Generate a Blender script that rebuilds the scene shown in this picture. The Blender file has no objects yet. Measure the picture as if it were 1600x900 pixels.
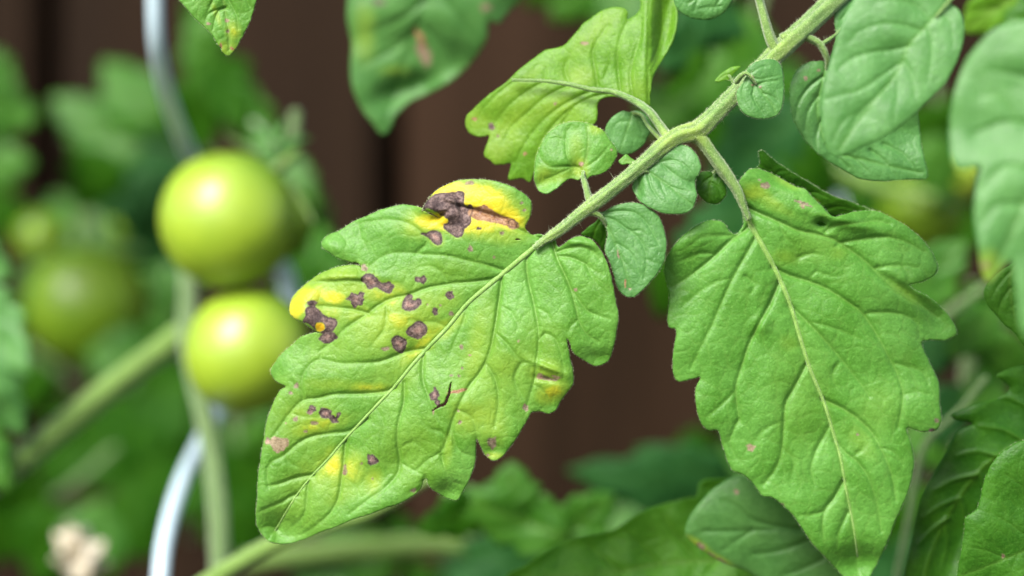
import bpy, bmesh, math, random
import numpy as np
from mathutils import Vector
from mathutils.geometry import delaunay_2d_cdt

S = bpy.context.scene
C = S.collection
random.seed(7)
R = math.radians

# ---------------------------------------------------------------- camera, sky, sun, exposure
CAM_Z = 0.95
FOCUS = 0.450
LENS = 90.0
K = 36.0 / LENS / 1600.0           # photo pixel -> slope
cam = bpy.data.cameras.new('camera')
camo = bpy.data.objects.new('camera', cam); C.objects.link(camo)
cam.lens = LENS; cam.sensor_width = 36.0
cam.clip_start = 0.01; cam.clip_end = 500.0
camo.location = (0, 0, CAM_Z); camo.rotation_euler = (R(90), 0, 0)
cam.dof.use_dof = True; cam.dof.focus_distance = FOCUS; cam.dof.aperture_fstop = 7.5
cam.dof.aperture_blades = 0
S.camera = camo

SUN_EL, SUN_AZ = 41.0, 210.0        # azimuth clockwise from +Y (behind the camera, to its left)
w = bpy.data.worlds.new("World"); S.world = w; w.use_nodes = True
nt = w.node_tree; nt.nodes.clear()
sky = nt.nodes.new('ShaderNodeTexSky'); sky.sky_type = 'NISHITA'; sky.sun_disc = False
sky.sun_elevation = R(SUN_EL); sky.sun_rotation = R(SUN_AZ)
sky.air_density = 1.0; sky.dust_density = 3.0; sky.ozone_density = 1.0
bg = nt.nodes.new('ShaderNodeBackground'); bg.inputs[1].default_value = 0.10
wo = nt.nodes.new('ShaderNodeOutputWorld')
nt.links.new(sky.outputs[0], bg.inputs[0]); nt.links.new(bg.outputs[0], wo.inputs[0])
sl = bpy.data.lights.new('sun', 'SUN'); sl.energy = 2.9; sl.angle = R(24); sl.color = (1.0, 0.985, 0.955)
so = bpy.data.objects.new('sun', sl); C.objects.link(so)
_d = Vector((math.sin(R(SUN_AZ)) * math.cos(R(SUN_EL)), math.cos(R(SUN_AZ)) * math.cos(R(SUN_EL)), math.sin(R(SUN_EL))))
so.rotation_euler = _d.to_track_quat('Z', 'Y').to_euler()
S.view_settings.view_transform = 'Standard'; S.view_settings.look = 'None'
S.view_settings.exposure = 1.38; S.view_settings.gamma = 1.0
try:
    S.cycles.use_denoising = True
    S.cycles.max_bounces = 8; S.cycles.transmission_bounces = 6
except Exception: pass

# ---------------------------------------------------------------- helpers
def W(px, py, d):
    """a point seen at photo pixel (px, py) that stands d metres in front of the camera"""
    return ((px - 800.0) * K * d, d, CAM_Z - (py - 450.0) * K * d)
def Wn(p, d):
    return np.stack([(p[:, 0] - 800.0) * K * d, d, CAM_Z - (p[:, 1] - 450.0) * K * d], 1)
ORG = {}
def origin(o): return ORG.get(o.name, np.zeros(3))
def place(o, parent, org):
    org = np.array(org, float)
    if parent is not None:
        o.parent = parent; o.location = tuple(org - origin(parent))
    else: o.location = tuple(org)
    ORG[o.name] = org
def tag(o, label, cat, group=None):
    o['label'] = label; o['category'] = cat
    if group: o['group'] = group
    return o
def thing(name, label, cat, org, group=None):
    o = bpy.data.objects.new(name, None); C.objects.link(o); o.empty_display_size = 0.01
    place(o, None, org); tag(o, label, cat, group)
    return o
def mesh_obj(name, V, F, mat, parent=None, org=None, smooth=True, attrs=None, solid=0.0):
    V = np.asarray(V, float)
    if org is None: org = V.mean(0)
    org = np.array(org, float)
    me = bpy.data.meshes.new(name)
    V2 = V - org
    F = np.asarray(F)
    if F.ndim == 2:
        n, k = F.shape
        me.vertices.add(len(V2)); me.vertices.foreach_set('co', V2.astype(np.float32).ravel())
        me.loops.add(n * k); me.loops.foreach_set('vertex_index', F.astype(np.int32).ravel())
        me.polygons.add(n)
        me.polygons.foreach_set('loop_start', np.arange(0, n * k, k, dtype=np.int32))
        me.update(calc_edges=True)
    else:
        me.from_pydata([tuple(v) for v in V2], [], [tuple(f) for f in F])
    if attrs:
        for nm, a in attrs.items():
            at = me.attributes.new(nm, 'FLOAT_COLOR', 'POINT')
            at.data.foreach_set('color', a.astype(np.float32).ravel())
    if smooth: me.polygons.foreach_set('use_smooth', [True] * len(me.polygons))
    me.materials.append(mat); me.validate()
    o = bpy.data.objects.new(name, me); C.objects.link(o)
    place(o, parent, org)
    if solid > 0:
        m = o.modifiers.new('thickness', 'SOLIDIFY'); m.thickness = solid; m.offset = -1.0
        m.use_quality_normals = False
    return o

def smooth_line(P, step, closed=False):
    """Catmull-Rom through the points, resampled about every `step`"""
    P = np.asarray(P, float); n = len(P)
    out = []
    segs = n if closed else n - 1
    for i in range(segs):
        if closed: a, b, c, d = P[(i - 1) % n], P[i], P[(i + 1) % n], P[(i + 2) % n]
        else: a, b, c, d = P[max(i - 1, 0)], P[i], P[i + 1], P[min(i + 2, n - 1)]
        m = max(1, int(round(np.linalg.norm((c - b)[:2]) / step)))
        # centripetal-like damping: shorten tangents so that sharp notches do not overshoot
        L = np.linalg.norm(c - b) + 1e-9
        t1 = (c - a) * 0.5; t2 = (d - b) * 0.5
        l1 = np.linalg.norm(t1) + 1e-9; l2 = np.linalg.norm(t2) + 1e-9
        t1 = t1 * min(1, L * 0.95 / l1); t2 = t2 * min(1, L * 0.95 / l2)
        for j in range(m):
            t = j / m
            h00 = 2*t**3 - 3*t**2 + 1; h10 = t**3 - 2*t**2 + t; h01 = -2*t**3 + 3*t**2; h11 = t**3 - t**2
            out.append(h00*b + h10*t1 + h01*c + h11*t2)
    if not closed: out.append(P[-1])
    return np.array(out)
def seg_dist(P, A, B):
    """min distance of points P to segments AB; also index and parameter of the nearest segment"""
    best = np.full(len(P), 1e9); arg = np.zeros(len(P), int); par = np.zeros(len(P))
    for i in range(len(A)):
        ab = B[i] - A[i]; L = (ab @ ab) + 1e-12
        ap = P - A[i]
        t = np.clip((ap @ ab) / L, 0, 1)
        dx = ap[:, 0] - t * ab[0]; dy = ap[:, 1] - t * ab[1]
        d = dx*dx + dy*dy
        m = d < best
        best[m] = d[m]; arg[m] = i; par[m] = t[m]
    return np.sqrt(best), arg, par
def line_dist(P, L):
    return seg_dist(P, L[:-1], L[1:])
def inside(P, poly):
    x, y = P[:, 0], P[:, 1]; n = len(poly); r = np.zeros(len(P), bool); j = n - 1
    for i in range(n):
        xi, yi = poly[i]; xj, yj = poly[j]
        if yi != yj:
            c = ((yi > y) != (yj > y)) & (x < (xj - xi) * (y - yi) / (yj - yi) + xi)
            r ^= c
        j = i
    return r
_rng = np.random.RandomState(11)
_G = _rng.rand(256, 256)
def vnoise(x, y):
    xi = np.floor(x).astype(int); yi = np.floor(y).astype(int)
    fx = x - xi; fy = y - yi
    fx = fx*fx*(3-2*fx); fy = fy*fy*(3-2*fy)
    a = _G[xi % 256, yi % 256]; b = _G[(xi+1) % 256, yi % 256]; c = _G[xi % 256, (yi+1) % 256]; d = _G[(xi+1) % 256, (yi+1) % 256]
    return (a*(1-fx)+b*fx)*(1-fy) + (c*(1-fx)+d*fx)*fy - 0.5
def fbm(x, y, o=3):
    r = 0; a = 1.0
    for i in range(o):
        r = r + a*vnoise(x*2**i + 17*i, y*2**i + 31*i); a *= 0.5
    return r
def sstep(a, b, x):
    t = np.clip((x - a) / (b - a), 0, 1); return t*t*(3-2*t)

# ---------------------------------------------------------------- materials
def new_mat(name):
    m = bpy.data.materials.new(name); m.use_nodes = True
    nt = m.node_tree; nt.nodes.clear()
    out = nt.nodes.new('ShaderNodeOutputMaterial')
    return m, nt, out
class NB:
    def __init__(s, nt): s.nt = nt
    def n(s, t, **k):
        x = s.nt.nodes.new(t)
        for a, b in k.items(): setattr(x, a, b)
        return x
    def l(s, a, b): s.nt.links.new(a, b)
    def mix(s, f, a, b, mode='MIX'):
        x = s.nt.nodes.new('ShaderNodeMix'); x.data_type = 'RGBA'; x.blend_type = mode
        for sock, v in ((x.inputs[0], f), (x.inputs[6], a), (x.inputs[7], b)):
            if hasattr(v, 'node'): s.l(v, sock)
            elif isinstance(v, (int, float)): sock.default_value = v
            else: sock.default_value = (*v, 1)
        return x.outputs[2]
    def math(s, op, a, b=0.0, clamp=False):
        x = s.nt.nodes.new('ShaderNodeMath'); x.operation = op; x.use_clamp = clamp
        for sock, v in ((x.inputs[0], a), (x.inputs[1], b)):
            if hasattr(v, 'node'): s.l(v, sock)
            else: sock.default_value = v
        return x.outputs[0]
    def noise(s, scale, detail=2.0, rough=0.5, vec=None):
        x = s.nt.nodes.new('ShaderNodeTexNoise'); x.inputs['Scale'].default_value = scale
        x.inputs['Detail'].default_value = detail; x.inputs['Roughness'].default_value = rough
        if vec is not None: s.l(vec, x.inputs['Vector'])
        return x.outputs['Fac']
    def ramp(s, v, lo, hi):
        x = s.nt.nodes.new('ShaderNodeMapRange'); x.clamp = True
        s.l(v, x.inputs[0]); x.inputs[1].default_value = lo; x.inputs[2].default_value = hi
        return x.outputs[0]

def leaf_material(name, dark, light, vein, rough=0.47, spec=0.36, trans=0.27, micro=1.0, sheen=0.06, cells=True):
    m, nt, out = new_mat(name); b = NB(nt)
    tc = b.n('ShaderNodeTexCoord'); oc = tc.outputs['Object']
    a1 = b.n('ShaderNodeAttribute', attribute_name='m1'); a2 = b.n('ShaderNodeAttribute', attribute_name='m2')
    s1 = b.n('ShaderNodeSeparateColor'); b.l(a1.outputs['Color'], s1.inputs[0])
    s2 = b.n('ShaderNodeSeparateColor'); b.l(a2.outputs['Color'], s2.inputs[0])
    vein_f, yel, les = s1.outputs
    tan, rim, pale = s2.outputs
    n1 = b.noise(130, 3, 0.55, oc); n2 = b.noise(2600, 2, 0.7, oc); n3 = b.noise(900, 3, 0.6, oc)
    g = b.mix(b.ramp(n1, 0.34, 0.68), dark, light)
    g = b.mix(b.math('MULTIPLY', b.ramp(n2, 0.50, 0.78), 0.32), g, tuple(min(1, c*1.9+0.02) for c in light))
    g = b.mix(b.math('MULTIPLY', b.ramp(n3, 0.52, 0.30), 0.25), g, tuple(c*0.6 for c in dark))
    yn = b.math('ADD', yel, b.math('MULTIPLY', b.math('SUBTRACT', n3, 0.5), b.math('MULTIPLY', b.math('MULTIPLY', yel, b.math('SUBTRACT', 1.2, yel)), 0.9)))
    y1 = b.mix(b.ramp(yn, 0.0, 0.55), g, (0.235, 0.350, 0.026))
    y2 = b.mix(b.ramp(yn, 0.5, 0.98), y1, (0.58, 0.49, 0.018))
    y3 = b.mix(b.ramp(yn, 0.98, 1.35), y2, (0.62, 0.33, 0.010))
    c = b.mix(b.math('MULTIPLY', vein_f, 0.85), y3, vein)
    nl = b.noise(1500, 4, 0.7, oc)
    lesc = b.mix(b.ramp(nl, 0.40, 0.62), (0.050, 0.028, 0.025), (0.190, 0.130, 0.115))
    lesc = b.mix(b.math('MULTIPLY', b.ramp(b.noise(3800, 3, 0.7, oc), 0.55, 0.7), 0.6), lesc, (0.025, 0.013, 0.012))
    c = b.mix(les, c, lesc)
    tanc = b.mix(b.ramp(nl, 0.35, 0.65), (0.20, 0.085, 0.035), (0.40, 0.24, 0.13))
    c = b.mix(tan, c, tanc)
    c = b.mix(rim, c, (0.022, 0.011, 0.012))
    c = b.mix(pale, c, b.mix(b.ramp(nl, 0.35, 0.62), (0.20, 0.095, 0.085), (0.42, 0.27, 0.21)))
    # relief: velvety epidermis and a fine net of veinlets
    bump = b.n('ShaderNodeBump'); bump.inputs['Strength'].default_value = 0.38 * micro; bump.inputs['Distance'].default_value = 0.00022
    hh = b.math('ADD', b.math('MULTIPLY', b.noise(3200, 2, 0.6, oc), 0.9), b.math('MULTIPLY', b.noise(900, 2, 0.6, oc), 1.1))
    if cells:
        wv = b.n('ShaderNodeVectorMath', operation='MULTIPLY_ADD')
        nz = b.n('ShaderNodeTexNoise'); nz.inputs['Scale'].default_value = 300; b.l(oc, nz.inputs['Vector'])
        b.l(nz.outputs['Color'], wv.inputs[0]); wv.inputs[1].default_value = (.0012,)*3; b.l(oc, wv.inputs[2])
        vo = b.n('ShaderNodeTexVoronoi', feature='DISTANCE_TO_EDGE'); vo.inputs['Scale'].default_value = 800
        b.l(wv.outputs[0], vo.inputs['Vector'])
        hh = b.math('ADD', hh, b.math('MULTIPLY', b.ramp(vo.outputs['Distance'], 0.0, 0.2), 0.28))
    hh = b.math('ADD', hh, b.math('MULTIPLY', b.math('MULTIPLY', les, nl), 2.2))
    b.l(hh, bump.inputs['Height'])
    p = b.n('ShaderNodeBsdfPrincipled'); b.l(c, p.inputs['Base Color'])
    b.l(b.math('ADD', b.math('ADD', rough, b.math('MULTIPLY', les, 0.22)), b.math('MULTIPLY', b.math('SUBTRACT', n3, 0.5), 0.2)), p.inputs['Roughness'])
    p.inputs['Specular IOR Level'].default_value = spec
    p.inputs['Sheen Weight'].default_value = sheen; p.inputs['Sheen Roughness'].default_value = 0.45
    p.inputs['Sheen Tint'].default_value = (0.8, 0.95, 0.9, 1)
    b.l(bump.outputs[0], p.inputs['Normal'])
    t = b.n('ShaderNodeBsdfTranslucent')
    tcx = b.mix(1.0, c, (1.5, 1.55, 0.5), 'MULTIPLY'); b.l(tcx, t.inputs[0])
    ms = b.n('ShaderNodeMixShader')
    b.l(b.math('MULTIPLY', b.math('SUBTRACT', 1.0, b.math('MULTIPLY', les, 0.8)), trans), ms.inputs[0])
    b.l(p.outputs[0], ms.inputs[1]); b.l(t.outputs[0], ms.inputs[2]); b.l(ms.outputs[0], out.inputs[0])
    return m

VEIN = (0.20, 0.31, 0.065)
M_main = leaf_material('leaf_bright_green', (0.072, 0.216, 0.016), (0.116, 0.292, 0.042), VEIN)
M_cool = leaf_material('leaf_cool_green', (0.063, 0.208, 0.016), (0.102, 0.283, 0.040), VEIN)
M_fresh = leaf_material('leaf_fresh_green', (0.062, 0.230, 0.008), (0.105, 0.310, 0.020), (0.16, 0.30, 0.05), spec=0.3, sheen=0.04, trans=0.3)
M_blue = leaf_material('leaf_blue_green', (0.056, 0.185, 0.034), (0.088, 0.240, 0.056), (0.10, 0.25, 0.035), sheen=0.06, spec=0.42)
M_lime = leaf_material('leaf_lime_green', (0.085, 0.230, 0.008), (0.130, 0.295, 0.016), (0.20, 0.32, 0.06), trans=0.35)
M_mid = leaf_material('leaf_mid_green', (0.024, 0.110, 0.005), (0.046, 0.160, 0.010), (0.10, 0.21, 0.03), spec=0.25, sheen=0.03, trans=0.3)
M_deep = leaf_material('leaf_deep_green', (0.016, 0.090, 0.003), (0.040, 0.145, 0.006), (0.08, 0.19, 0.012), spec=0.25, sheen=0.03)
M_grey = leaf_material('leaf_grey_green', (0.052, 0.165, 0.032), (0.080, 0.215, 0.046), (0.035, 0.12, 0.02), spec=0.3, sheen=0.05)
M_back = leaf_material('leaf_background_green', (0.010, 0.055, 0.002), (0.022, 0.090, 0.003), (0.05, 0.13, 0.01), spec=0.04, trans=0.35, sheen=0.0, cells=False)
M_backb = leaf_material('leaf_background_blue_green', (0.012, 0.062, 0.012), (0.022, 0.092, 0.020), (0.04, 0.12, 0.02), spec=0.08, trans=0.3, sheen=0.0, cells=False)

def stem_material(name, dark, light, bumpd=0.00025):
    m, nt, out = new_mat(name); b = NB(nt)
    oc = b.n('ShaderNodeTexCoord').outputs['Object']
    a1 = b.n('ShaderNodeAttribute', attribute_name='m1')
    s1 = b.n('ShaderNodeSeparateColor'); b.l(a1.outputs['Color'], s1.inputs[0])
    n1 = b.noise(500, 3, 0.6, oc); n2 = b.noise(4200, 2, 0.6, oc)
    c = b.mix(b.ramp(n1, 0.35, 0.65), dark, light)
    c = b.mix(b.math('MULTIPLY', s1.outputs[1], 0.6), c, (0.27, 0.37, 0.04))
    c = b.mix(b.math('MULTIPLY', s1.outputs[0], 0.7), c, tuple(x*0.55 for x in dark))
    c = b.mix(b.math('MULTIPLY', b.ramp(n2, 0.54, 0.68), 0.5), c, (0.32, 0.44, 0.14))
    c = b.mix(b.math('MULTIPLY', b.ramp(n2, 0.46, 0.34), 0.35), c, tuple(x*0.45 for x in dark))
    bu = b.n('ShaderNodeBump'); bu.inputs['Strength'].default_value = 0.7; bu.inputs['Distance'].default_value = bumpd
    b.l(b.math('ADD', n2, b.math('MULTIPLY', n1, 0.7)), bu.inputs['Height'])
    p = b.n('ShaderNodeBsdfPrincipled'); b.l(c, p.inputs['Base Color']); p.inputs['Roughness'].default_value = 0.55
    p.inputs['Sheen Weight'].default_value = 0.5; p.inputs['Sheen Tint'].default_value = (0.9, 1, 0.8, 1)
    p.inputs['Specular IOR Level'].default_value = 0.35
    b.l(bu.outputs[0], p.inputs['Normal']); b.l(p.outputs[0], out.inputs[0])
    return m
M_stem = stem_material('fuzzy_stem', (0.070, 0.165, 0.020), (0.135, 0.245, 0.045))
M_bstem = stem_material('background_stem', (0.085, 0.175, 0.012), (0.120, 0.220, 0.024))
M_dstem = stem_material('dark_stem', (0.045, 0.10, 0.018), (0.075, 0.14, 0.03))  # darker, duller green than the background stem

def hair_material():
    m, nt, out = new_mat('plant_hair'); b = NB(nt)
    p = b.n('ShaderNodeBsdfPrincipled'); p.inputs['Base Color'].default_value = (0.66, 0.74, 0.48, 1)
    p.inputs['Roughness'].default_value = 0.5
    t = b.n('ShaderNodeBsdfTranslucent'); t.inputs[0].default_value = (0.6, 0.7, 0.35, 1)
    ms = b.n('ShaderNodeMixShader'); ms.inputs[0].default_value = 0.4
    b.l(p.outputs[0], ms.inputs[1]); b.l(t.outputs[0], ms.inputs[2]); b.l(ms.outputs[0], out.inputs[0])
    return m
M_hair = hair_material()

def tomato_material(name, c_lo, c_hi, shoulder, rough=0.24, spec=0.55):
    m, nt, out = new_mat(name); b = NB(nt)
    oc = b.n('ShaderNodeTexCoord').outputs['Object']
    a1 = b.n('ShaderNodeAttribute', attribute_name='m1')
    s1 = b.n('ShaderNodeSeparateColor'); b.l(a1.outputs['Color'], s1.inputs[0])
    n1 = b.noise(60, 3, 0.6, oc)
    c = b.mix(b.ramp(n1, 0.3, 0.7), c_lo, c_hi)
    c = b.mix(s1.outputs[0], c, shoulder)
    p = b.n('ShaderNodeBsdfPrincipled'); b.l(c, p.inputs['Base Color'])
    p.inputs['Roughness'].default_value = rough; p.inputs['Specular IOR Level'].default_value = spec
    p.inputs['Subsurface Weight'].default_value = 0.25; p.inputs['Subsurface Radius'].default_value = (0.004, 0.005, 0.001)
    p.inputs['Subsurface Scale'].default_value = 1.0
    p.inputs['Coat Weight'].default_value = spec*0.4; p.inputs['Coat Roughness'].default_value = 0.42
    b.l(p.outputs[0], out.inputs[0])
    return m
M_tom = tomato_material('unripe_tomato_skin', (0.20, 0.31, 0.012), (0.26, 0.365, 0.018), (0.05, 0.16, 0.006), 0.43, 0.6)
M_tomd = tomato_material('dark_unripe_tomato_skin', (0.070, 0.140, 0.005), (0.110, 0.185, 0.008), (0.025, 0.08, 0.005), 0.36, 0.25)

def wood_material():
    m, nt, out = new_mat('stained_fence_wood'); b = NB(nt)
    tc = b.n('ShaderNodeTexCoord').outputs['Object']
    mp = b.n('ShaderNodeMapping'); b.l(tc, mp.inputs[0]); mp.inputs['Scale'].default_value = (1, 1, 0.06)
    oi = b.n('ShaderNodeObjectInfo')
    va = b.n('ShaderNodeVectorMath', operation='ADD'); b.l(mp.outputs[0], va.inputs[0]); b.l(oi.outputs['Random'], va.inputs[1])
    n1 = b.noise(160, 5, 0.65, va.outputs[0]); n2 = b.noise(14, 2, 0.5, va.outputs[0])
    c = b.mix(b.ramp(n1, 0.3, 0.7), (0.009, 0.0046, 0.0018), (0.020, 0.0102, 0.0046))  # stain browns set extra dark, painting in the weak light on the fence
    c = b.mix(b.math('MULTIPLY', b.ramp(n2, 0.48, 0.68), 0.8), c, (0.034, 0.0178, 0.0098))
    c = b.mix(b.math('MULTIPLY', b.ramp(n2, 0.46, 0.32), 0.7), c, (0.012, 0.007, 0.004))
    c = b.mix(b.math('MULTIPLY', oi.outputs['Random'], 0.6), c, (0.012, 0.007, 0.004))
    bu = b.n('ShaderNodeBump'); bu.inputs['Strength'].default_value = 0.5; bu.inputs['Distance'].default_value = 0.001
    b.l(n1, bu.inputs['Height'])
    p = b.n('ShaderNodeBsdfPrincipled'); b.l(c, p.inputs['Base Color']); p.inputs['Roughness'].default_value = 0.7
    p.inputs['Specular IOR Level'].default_value = 0.06
    b.l(bu.outputs[0], p.inputs['Normal']); b.l(p.outputs[0], out.inputs[0])
    return m
M_wood = wood_material()
def metal_material():
    m, nt, out = new_mat('galvanised_steel'); b = NB(nt)
    oc = b.n('ShaderNodeTexCoord').outputs['Object']
    c = b.mix(b.noise(220, 3, 0.6, oc), (0.34, 0.45, 0.51), (0.46, 0.57, 0.62))
    p = b.n('ShaderNodeBsdfPrincipled'); b.l(c, p.inputs['Base Color']); p.inputs['Roughness'].default_value = 0.38
    p.inputs['Metallic'].default_value = 0.0
    b.l(p.outputs[0], out.inputs[0]); return m
M_metal = metal_material()
def soil_material():
    m, nt, out = new_mat('garden_soil'); b = NB(nt)
    oc = b.n('ShaderNodeTexCoord').outputs['Object']
    n = b.noise(18, 6, 0.65, oc)
    c = b.mix(b.ramp(n, 0.3, 0.7), (0.035, 0.024, 0.016), (0.085, 0.06, 0.04))
    c = b.mix(b.ramp(b.noise(0.9, 4, 0.6, oc), 0.45, 0.55), c, (0.04, 0.085, 0.02))
    bu = b.n('ShaderNodeBump'); bu.inputs['Distance'].default_value = 0.02; b.l(n, bu.inputs['Height'])
    p = b.n('ShaderNodeBsdfPrincipled'); b.l(c, p.inputs['Base Color']); p.inputs['Roughness'].default_value = 0.9
    b.l(bu.outputs[0], p.inputs['Normal']); b.l(p.outputs[0], out.inputs[0]); return m
M_soil = soil_material()
def dry_material():
    m, nt, out = new_mat('withered_petal'); b = NB(nt)
    oc = b.n('ShaderNodeTexCoord').outputs['Object']
    n = b.noise(240, 4, 0.6, oc)
    c = b.mix(b.ramp(n, 0.35, 0.65), (0.30, 0.24, 0.13), (0.58, 0.54, 0.45))
    p = b.n('ShaderNodeBsdfPrincipled'); b.l(c, p.inputs['Base Color']); p.inputs['Roughness'].default_value = 0.8
    b.l(p.outputs[0], out.inputs[0]); return m
M_dry = dry_material()

# ---------------------------------------------------------------- leaf builder
class Surf:
    """Depth (m) of a leaf blade over photo-pixel coordinates: plane + fold + droop + vein relief."""
    def __init__(s, outline, midrib, veins, d0, tilt=(0, 0), fold=0.0, arch=0.0, droop=0.0, wav=0.6, wl=90.0,
                 relief=0.75, vw=13.0, bumps=(), edge=0.8, ew=9.0, net=0.18, netsize=24.0, seed=0, side=(0, 0)):
        s.mid = smooth_line(midrib, 8); s.d0 = d0; s.tilt = tilt; s.fold = fold; s.arch = arch; s.droop = droop
        s.wav = wav; s.wl = wl; s.relief = relief; s.vw = vw; s.bumps = bumps; s.edge = edge; s.ew = ew
        s.net = net; s.seed = seed; s.side = side; s.netsize = netsize
        s.veins = [(s.mid, 0.6, True)]
        for v in veins:
            st = 0.8
            if isinstance(v, tuple): st, v = v
            s.veins.append((smooth_line(v, 9), st, False))
        s.out = np.asarray(outline, float)
        s.c = s.mid[0]; s.L = np.linalg.norm(s.mid[-1] - s.mid[0]) + 1e-6
        rs = np.random.RandomState(seed + 5)
        lo = s.out.min(0) - netsize; hi = s.out.max(0) + netsize
        gx = np.arange(lo[0], hi[0], netsize); gy = np.arange(lo[1], hi[1], netsize)
        X, Y = np.meshgrid(gx, gy)
        s.sites = np.stack([X.ravel(), Y.ravel()], 1) + (rs.rand(X.size, 2) - 0.5) * netsize * 1.1
    def netedge(s, P):
        wx = P[:, 0] + 9*fbm(P[:, 0]/26 + s.seed, P[:, 1]/26, 2); wy = P[:, 1] + 9*fbm(P[:, 0]/26 + 50, P[:, 1]/26 + s.seed, 2)
        Q = np.stack([wx, wy], 1)
        f1 = np.full(len(P), 1e9); f2 = np.full(len(P), 1e9)
        for q in s.sites:
            d = np.hypot(Q[:, 0] - q[0], Q[:, 1] - q[1])
            n1 = np.minimum(f1, d); f2 = np.minimum(np.maximum(f1, d), f2); f1 = n1
        return f2 - f1
    def eval(s, P, full=True):
        mm = np.zeros(len(P))
        rel = P - s.c
        mm += (s.tilt[0]*rel[:, 0] + s.tilt[1]*rel[:, 1]) / 100.0
        dm, arg, par = line_dist(P, s.mid)
        a = s.mid[arg]; t = s.mid[arg+1] - a
        sgn = np.sign(t[:, 0]*(P[:, 1]-a[:, 1]) - t[:, 1]*(P[:, 0]-a[:, 0]))
        sd = dm * sgn
        tt = (arg + par) / (len(s.mid) - 1)
        mm += s.fold * (np.sqrt(sd**2 + 100) - 10) / 100.0 + s.arch * (sd/100.0)**2 + s.droop * tt**2
        mm += np.where(sd > 0, s.side[0], s.side[1]) * np.abs(sd) / 100.0
        x, y = P[:, 0]/s.wl + s.seed*3.7, P[:, 1]/s.wl + s.seed*1.3
        mm += s.wav * 2.0 * fbm(x, y, 2)
        for (bx, by, rx, ry, an, h) in s.bumps:
            ca, sa = math.cos(R(an)), math.sin(R(an))
            u = ((P[:, 0]-bx)*ca + (P[:, 1]-by)*sa)/rx; v = (-(P[:, 0]-bx)*sa + (P[:, 1]-by)*ca)/ry
            mm += h*np.exp(-(u*u + v*v))
        if not full: return s.d0 + mm/1000.0, None
        crease = np.zeros(len(P)); vc = np.zeros(len(P)); dmin = np.full(len(P), 1e9)
        for i, (L, st, ism) in enumerate(s.veins):
            if ism: d, ar, pa = dm, arg, par
            else: d, ar, pa = line_dist(P, L)
            q = (ar + pa)/(len(L)-1)
            taper = 1.0 - (0.35 if ism else 0.6)*q
            wob = 1 + 0.5*vnoise(P[:, 0]/37 + i, P[:, 1]/37)
            if not ism: taper = taper*wob
            c = st*taper*(0.42*np.exp(-(d/(s.vw*0.25))**2) + 0.58*np.exp(-d/(s.vw*1.15)))
            crease = np.maximum(crease, c) + 0.15*np.minimum(crease, c)
            wv = (3.6 if ism else 1.3) * (s.vw/13.0)
            vc = np.maximum(vc, (1.0 if ism else 0.42)*st*(1-0.5*q)*np.exp(-(d/wv)**2))
            dmin = np.minimum(dmin, d + (0 if ism or st > .55 else 3))
        s.dmin = dmin
        mm += s.relief * crease
        if s.net > 0:
            e = s.netedge(P)
            k = np.exp(-e/(s.netsize*0.16))
            mm += 0.48 * s.net * k * sstep(0, 8, dmin)
            vc = np.maximum(vc, 0.26*np.exp(-(e/2.0)**2)*(0.5+P[:, 0]*0))
        mm += 0.07*fbm(P[:, 0]/12 + s.seed, P[:, 1]/12, 2)
        od, _, _ = seg_dist(P, s.oc, np.roll(s.oc, -1, 0))
        mm += s.edge*np.exp(-od/s.ew)
        s.od = od
        return s.d0 + mm/1000.0, vc

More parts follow.
